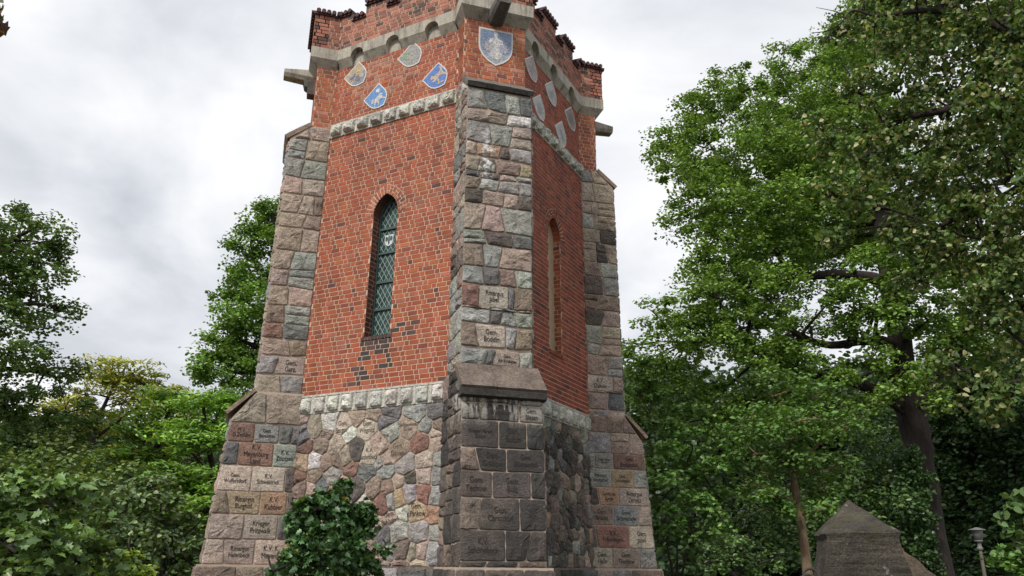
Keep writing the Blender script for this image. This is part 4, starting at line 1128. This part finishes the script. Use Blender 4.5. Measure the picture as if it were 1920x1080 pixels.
# maple behind the tower on its left
mid = [(500,420,42,30),(470,450,30,30),(520,480,60,30),(450,545,42,30),(500,560,60,30),(430,600,42,29),(480,640,70,30),(400,650,42,29),(430,700,60,29),(500,720,70,30),(560,520,60,31),(560,650,80,31),(382,690,26,29),(440,770,60,28),(520,800,70,29),(512,390,24,30),(440,455,16,30),(560,420,60,31),(470,500,40,30),(530,600,60,29)]
tree('maple_tree', 'fresh green maple rising behind the left side of the tower', 'tree',
     [[(560,1062,30,.42), (555,800,30,.34), (540,620,30,.22), (515,480,30,.10), (510,400,30,.05)], [(548,720,30,.14), (480,650,29.6,.09), (420,640,29.2,.04)], [(535,580,30,.12), (480,540,30,.07), (445,520,30,.03)]],
     mid, 90, 13, .135, [(.10, .22, .036), (.075, .17, .03), (.145, .28, .05)], [4, 3, 2], spread=.26, up=.55)
# feathery locusts
def locust(label, stems, lobes, cols, wts, sub=11, per=150):
    return tree('locust_tree', label, 'tree', stems, lobes, per, sub, .15, cols, wts, shape='narrow', flat=.22, spread=.34, up=.8, droop=.3, bark='barkdark', group='feathery locust trees left of the tower', branch_r=.02, shell=.3)
YEL = [(.25, .31, .06), (.19, .27, .048), (.33, .36, .08), (.12, .21, .036)]
GRN = [(.13, .29, .042), (.09, .22, .034), (.19, .36, .06)]
locust('yellowing locust tree with thin open branches against the sky',
       [[(170,1062,24,.10), (165,900,24,.08), (180,800,24,.06), (215,720,24,.035)], [(165,900,24,.06), (130,810,24,.04), (110,740,24,.02)], [(180,820,24,.05), (250,770,24,.03), (290,740,24,.015)]],
       [(190,715,40,24),(230,705,36,24),(270,720,36,24),(160,740,40,24),(220,760,50,24.5),(290,755,36,24),(120,770,40,24),(170,800,40,25),(250,700,22,24),(208,692,20,24),(310,725,30,24),(200,830,40,24)], YEL, [4, 3, 2, 2], sub=8, per=110)
locust('locust tree with mixed yellow and green sprays on a forked stem',
       [[(300,1062,22,.12), (290,880,22,.09), (310,790,22,.06), (330,740,22,.03)], [(290,880,22,.06), (260,800,22,.03)]],
       [(330,740,40,22),(300,775,40,22),(350,785,45,22),(285,815,45,22),(255,800,36,22),(310,855,55,22),(230,855,50,22),(270,880,45,22)], GRN + YEL[:2], [3, 3, 1.5, 1, 1.5], per=130)
locust('bright green locust beside the stepped left pier of the tower',
       [[(410,1062,20,.10), (400,900,20,.08), (385,800,20,.05), (380,740,20,.03)], [(400,900,20,.05), (360,850,19.5,.03)]],
       [(370,745,36,20),(400,790,42,20),(360,800,42,20),(418,830,36,19.5),(370,855,42,19.5),(400,900,46,19),(350,910,42,19),(390,955,42,18.5),(335,950,40,18.5),(415,760,30,20),(330,880,30,19)], GRN, [4, 2, 2.5], per=160)
# under-storey shrubs on the left
def shrub(label, lobes, leaf, cols, wts, D, px, per=34, sub=14, shape='simple', mat='leafshiny', spread=.2, name='shrub', h0=.05, **kw):
    xs = [l[0] for l in lobes]; c = sum(xs) / len(xs)
    st = [[(c + k * 8, 1085, D, .03), (c + k * 16, 1040, D, .02), (c + k * 22, 1000, D, .01)] for k in (-1, 0, 1)]
    return tree(name, label, 'shrub', st, lobes, per, sub, leaf, cols, wts, mat=mat, shape=shape, spread=spread, bark='barkdark', group='shrubs and young trees around the tower', twigs=1, branch_r=.008, **kw)
DG = [(.07, .15, .034), (.05, .108, .026), (.11, .21, .046), (.17, .25, .08)]
shrub('dark large-leaved shrub filling the lower left corner', [(30,950,60,11),(100,950,60,11),(160,990,46,11),(20,1030,70,10.5),(100,1040,70,10.5),(180,1060,46,11),(50,910,32,11.4),(140,925,32,11.4),(-30,980,70,11)], .115, DG, [4, 3, 2, .5], 11, 90, shape='lobed', spread=.15, per=46, sub=18)
shrub('low bright yellow-green bush at the bottom of the view', [(222,1058,30,12),(190,1066,24,12),(258,1060,26,12),(225,1085,45,12)], .075, [(.22, .36, .045), (.16, .29, .04), (.28, .40, .07)], [3, 3, 1], 12, 225, per=60, sub=40, spread=.08, mat='leaf')
shrub('mid green thicket shrub with pale glints in the left shade', [(300,960,50,16),(350,1000,45,16),(270,1000,45,16),(320,1040,50,15.5),(380,1040,40,15),(240,960,45,17),(290,910,40,17)], .09, [(.055, .11, .032), (.08, .155, .045), (.14, .21, .08)], [4, 3, 1], 16, 310, shape='round', spread=.15, per=60, sub=17)
shrub('deep shaded thicket below the yellowing locust', [(60,880,60,19),(130,890,60,19),(200,910,55,19.5),(200,960,60,19),(100,850,50,21),(20,860,60,21),(250,900,45,20),(160,940,60,18.5),(330,900,45,21)], .11, [(.075, .14, .03), (.10, .18, .04), (.15, .22, .055)], [4, 3, 1], 19, 130, per=70, spread=.22)
shrub('dark thicket close against the left pier foot', [(395,1000,36,17),(425,970,34,18),(380,940,40,19),(400,1050,40,16),(360,1060,45,16.5)], .09, [(.045, .10, .026), (.07, .15, .036)], [3, 2], 17, 400, spread=.16, per=60)
# young maple growing in front of the wall
shrub('young maple bush with dark glossy lobed leaves in front of the tower wall', [(608,965,38,8.5),(572,988,42,8.5),(655,982,44,8.4),(610,1015,62,8.3),(548,1040,44,8.4),(680,1035,42,8.3),(590,960,30,8.4),(640,955,30,8.4),(615,1000,60,8.7),(610,1045,70,8.6),(612,1070,76,8.3),(545,1082,36,8.5),(672,1080,36,8.5),(600,945,20,8.5),(632,938,18,8.5),(643,915,6,8.5),(690,960,8,8.5),(552,975,10,8.5),(680,1000,16,8.4)],
      .062, [(.030, .08, .022), (.04, .10, .028), (.06, .135, .04), (.16, .16, .03)], [5, 4, 2, .12], 8.4, 620, shape='maple', spread=.055, per=40, sub=105, name='maple_bush', flat=.8, up=.55, droop=.6, jitter=.3)
# right under-storey
G2 = [(.08, .19, .036), (.055, .135, .028), (.13, .26, .06)]
shrub('bright maple sapling right against the right pier', [(1215,780,40,17),(1250,830,50,17),(1230,880,45,16.5),(1290,860,55,17),(1250,930,45,16),(1300,960,50,16),(1330,910,45,17),(1275,990,40,15.5),(1350,980,40,16),(1200,740,35,19),(1240,740,40,19),(1300,790,50,18.5),(1195,700,30,19),(1350,840,50,18)], .10, G2, [4, 2, 3], 16.5, 1260, shape='lobed', spread=.15, per=60, sub=17, up=.65)
shrub('round dense bush at the bottom beside the right pier', [(1330,1050,40,14),(1380,1040,45,14),(1430,1055,40,14),(1380,1080,70,14)], .065, [(.065, .14, .032), (.045, .10, .026), (.10, .19, .05)], [3, 3, 1], 14, 1380, per=60, sub=30, spread=.10)
tree('slender_tree', 'slender pale-barked tree between the tower and the big oak', 'tree', [[(1513,1062,17,.095), (1502,980,17,.082), (1488,900,17,.07), (1480,850,17,.045), (1476,810,17,.02)], [(1483,870,17,.03), (1540,830,17.3,.02), (1590,790,17.6,.01)]],
     [(1450,800,50,16.5),(1500,790,50,16.4),(1420,850,55,17),(1540,830,50,17),(1440,890,36,16.6),(1560,880,45,17.5),(1400,910,50,17.5),(1480,820,40,16.2),(1460,740,50,17),(1520,745,50,17),(1400,790,55,17.5),(1590,800,45,17.5),(1450,960,26,16.5),(1545,960,26,16.4),(1540,920,30,17),(1470,862,26,16.3),(1510,870,24,16.3),(1455,930,22,16.3)], 62, 15, .10, [(.06, .14, .03), (.08, .18, .036), (.11, .23, .05)], [4, 3, 1.5], bark='barkpale', spread=.19, up=.6, branch_r=.012)
shrub('dark leafy thicket behind the stone pillar', [(1440,960,60,20),(1500,1000,60,20),(1560,950,60,20.5),(1620,900,60,21),(1660,960,50,21),(1400,1010,60,19),(1590,860,60,21),(1690,880,45,24),(1560,1020,60,20),(1650,820,60,24),(1480,920,60,21)], .11, [(.042, .098, .028), (.068, .145, .036), (.12, .22, .05)], [4, 3, 1], 20, 1540, spread=.22, per=66)
tree('dark_tree', 'deep green tree in shadow behind the park lamp at the right', 'tree', [[(1830,1062,29,.3), (1830,900,29,.25), (1835,760,29,.15), (1840,650,29,.06)]],
     [(1800,780,70,28),(1860,760,80,28),(1920,800,80,27),(1790,860,60,28),(1850,880,80,28),(1910,900,70,27),(1780,940,50,28),(1840,970,60,28),(1900,980,60,27),(1930,700,70,28),(1800,690,60,28),(1880,1040,60,26),(1800,1040,50,28)], 80, 15, .15, [(.024, .058, .02), (.034, .08, .026), (.056, .12, .038)], [4, 3, 1], bark='barkdark', spread=.30)
shrub('light green shrub in the lower right corner', [(1912,1052,32,15),(1930,1025,30,15),(1900,1086,28,15),(1940,1080,50,15)], .09, G2, [3, 3, 2], 15, 1890, spread=.12, shape='round', per=50)
# ivy on the oak's foot
iv = []
for k in range(26):
    y = 860 + k * 8.5; iv.append((1728 + (y - 860) * .14 - 22 + RNG.normal(0, 9), y, 13 + k * .55, 21.3))
P, K = clumps([(at(x, y, D), r / F_PX * D) for x, y, r, D in iv], 60, 14, .9, .12)
ivy = leaf_mesh('ivy', P, palette(K, [(.03, .075, .02), (.05, .11, .03)], [2, 1]), .085, 'leafshiny', None, 'lobed', .35, .6)
tag(ivy, 'dark ivy climbing the foot of the huge oak trunk', 'ivy')
# bit of a nearer bough at the upper left corner
r0 = empty('overhanging_branch', tuple(at(-90, 20, 5))); tag(r0, 'yellow-brown leafy twig poking in at the upper left corner', 'branch')
mb = MB(); b0 = at(-90, 20, 5)
limb(mb, [np.zeros(3), at(-40, 30, 5) - b0, at(-6, 40, 5) - b0], [.02, .012, .004], 6); mb.build('twig', 'bark', r0)
P = np.array([at(x, y, 5) for x, y in ((-2, 2), (-1, 12), (-3, 18), (0, 26), (-6, 30), (-1, 37), (-5, 44), (0, 52), (-3, 58), (-30, 20), (-40, 40), (-25, 60), (-50, 25), (-20, 0))]) - b0
leaf_mesh('leaves', P, palette(np.full(len(P), .5), [(.10, .085, .02), (.07, .09, .02), (.05, .03, .02)], [3, 2, 2]), .085, 'leaf', r0, 'maple', .4, .4)

# far wood closing the view
P, K = [], []
def belt(x0, x1, y_top, D0, D1, nn, s):
    for _ in range(nn):
        x = RNG.uniform(x0, x1); D = RNG.uniform(D0, D1); top = y_top + 40 * mnoise.noise(Vector((x * .012, D * .1, 2.2)))
        y = top + (1075 - top) * RNG.random() ** 1.15
        c = at(x, y, D); k = int(RNG.integers(14, 30)); P.append(c + RNG.normal(0, 1, (k, 3)) * np.array([s, s, s * .55])); K.append(np.full(k, RNG.random()))
belt(-300, 560, 800, 36, 52, 1500, .6); belt(1120, 2300, 700, 40, 60, 2100, .7); belt(560, 1120, 900, 40, 55, 250, .7); belt(1150, 1330, 690, 34, 44, 260, .5)
def deep(x0, x1, zt, D0, D1, nn):
    for _ in range(nn):
        c = at(RNG.uniform(x0, x1), 1000, RNG.uniform(D0, D1)); c[2] = zt * RNG.random() ** .8
        P.append(c + RNG.normal(0, 1, (18, 3)) * np.array([1.1, 1.1, .7])); K.append(np.full(18, RNG.random() * .6))
deep(-400, 620, 7.5, 54, 66, 2600); deep(1080, 2400, 11, 58, 72, 3600); deep(620, 1080, 7, 54, 62, 500)
P = np.concatenate(P); K = np.concatenate(K); ok = P[:, 2] > .1
tag(leaf_mesh('far_wood', P[ok], palette(K[ok], [(.03, .068, .022), (.045, .09, .026), (.022, .05, .018)], [3, 2, 3]), np.where(np.linalg.norm(P[ok] - CAM, axis=1) > 53, .75, .34), 'leaf', None, 'simple', .5, .2), 'far wood closing the view behind the nearer trees', 'wood', kind='stuff')

# ------------------------------------------------------------------ stone pillar, boulder, chain, lamps
def pillar():
    c = at(1611, 1062, 9.6); c[2] = 0
    root = empty('stone_pillar', tuple(c)); tag(root, 'shade-darkened weathered pointed stone pillar standing before the big oak', 'pillar')
    root.rotation_euler.z = -YAW - .22
    m_ = MB(); w0, w1, d0 = .425, .345, .40
    prof = [(-.02, w0 * 1.02, d0), (1.55, w0 * .97, d0 * .98), (1.92, w1 * .98, d0 * .97), (1.97, w1 + .02, d0), (2.00, w1, d0 * .98)]
    rings = []
    for (z, w, d) in prof:
        ring = []
        for (x0, y0, x1, y1) in ((-1, -1, 1, -1), (1, -1, 1, 1), (1, 1, -1, 1), (-1, 1, -1, -1)):
            for k in range(8): t = k / 8; ring.append(((x0 + (x1 - x0) * t) * w, (y0 + (y1 - y0) * t) * d, z))
        rings.append(ring)
    apex = (-.03, -.02, 2.33)
    # refine vertically and roughen
    full = []
    for i in range(len(rings) - 1):
        k = max(1, int((prof[i + 1][0] - prof[i][0]) / .12))
        for q in range(k): t = q / k; full.append([tuple(a + (b - a) * t for a, b in zip(p, r)) for p, r in zip(rings[i], rings[i + 1])])
    full.append(rings[-1])
    for q in range(1, 5): t = q / 5; full.append([tuple(a + (b - a) * t for a, b in zip(p, apex)) for p in rings[-1]])
    nn = 32; V = []
    for r in full:
        for p in r:
            o_ = mnoise.fractal(Vector((p[0] * 4, p[1] * 4, p[2] * 6)), .8, 2, 4) * .030; V.append((p[0] * (1 + o_), p[1] * (1 + o_), p[2] + o_ * .6))
    V.append(apex); Fq = []
    for i in range(len(full) - 1):
        for k in range(nn): Fq.append((i * nn + k, i * nn + (k + 1) % nn, (i + 1) * nn + (k + 1) % nn, (i + 1) * nn + k))
    b_ = (len(full) - 1) * nn
    for k in range(nn): Fq.append((b_ + k, b_ + (k + 1) % nn, len(V) - 1))
    m_.add(V, Fq); m_.build('pillar_body', 'concrete', root)
    return root
pil = pillar()
# rubble boulder behind it
c = at(1712, 1062, 11.5); c[2] = 0
bm_ = MB(); V = []; nu, nv = 22, 14
for j in range(nv + 1):
    for i in range(nu):
        a = 2 * pi * i / nu; t = j / nv * pi
        p = Vector((cos(a) * sin(t) * .52, sin(a) * sin(t) * .45, .86 + .90 * cos(t) + (0.10 if cos(t) > 0 else 0) * -cos(a)))
        f = 1 + .22 * mnoise.noise(p * 3.1) + .10 * mnoise.noise(p * 9); V.append((c[0] + p.x * f - .12 * max(0, p.z - 1), c[1] + p.y * f, max(-.05, p.z * (1 + .06 * mnoise.noise(p * 5)))))
bm_.add(V, [(j * nu + i, (j + 1) * nu + i, (j + 1) * nu + (i + 1) % nu, j * nu + (i + 1) % nu) for j in range(nv) for i in range(nu)], (.12, .088, .06))
tag(bm_.build('boulder', 'stone_wall'), 'tan broken boulder just behind the shade-darkened pillar', 'boulder')
# iron rings hanging on the pillar's left
ch = MB(); cc = at(1531, 1075, 9.35)
for (dx, dz, r) in ((-.055, .0, .085), (-.09, -.075, .10)):
    pts = []; side = _R
    for k in range(17):
        a = 2 * pi * k / 16; pts.append(cc + side * (dx + r * cos(a)) + np.array([0, 0, dz - .04 + r * sin(a)]) + _F0 * (.03 * sin(a) - .02 * (dz < -.05)))
    ch.tube(pts, [.015] * 17, 8, cap=False)
tag(ch.build('iron_chain', 'iron', smooth=True), 'thick iron rings hanging at the left of the shade-darkened pillar', 'chain')

def lamp(px, py, D, label, k=1., full=True):
    top = at(px, py, D); base = np.array([top[0], top[1], 0]); H = top[2]
    root = empty('park_lamp', tuple(base)); tag(root, label, 'lamp', 'park lamps')
    def lathe(name, prof, mat):
        m_ = MB(); nn = 20; V = [(r * k * cos(2 * pi * i / nn), r * k * sin(2 * pi * i / nn), z) for r, z in prof for i in range(nn)]
        m_.add(V, [(j * nn + i, j * nn + (i + 1) % nn, (j + 1) * nn + (i + 1) % nn, (j + 1) * nn + i) for j in range(len(prof) - 1) for i in range(nn)]); return m_.build(name, mat, root, smooth=True)
    lathe('lamp_cap', [(.0, H + .035 * k), (.05, H + .03 * k), (.09, H + .01 * k), (.235, H - .035 * k), (.235, H - .05 * k), (.05, H - .05 * k)], 'metal')
    lathe('lamp_shade', [(.155, H - .05 * k), (.105, H - .33 * k), (.0, H - .33 * k)], 'opal')
    lathe('lamp_collar', [(.0, H - .325 * k), (.11, H - .325 * k), (.11, H - .36 * k), (.055, H - .37 * k), (.055, H - .5 * k), (.08, H - .52 * k), (.08, H - .58 * k), (.05, H - .6 * k)], 'metal')
    lathe('lamp_post', [(.045, H - .58 * k), (.05, H * .5), (.065, .4), (.085, .35), (.085, 0)], 'post')
lamp(1831, 991, 22, 'pale grey park lamp with a flat cap, before the dark trees at right', .80)
lamp(315, 1073, 23, 'low grey park lamp cap among the shrubs left of the tower', .72)
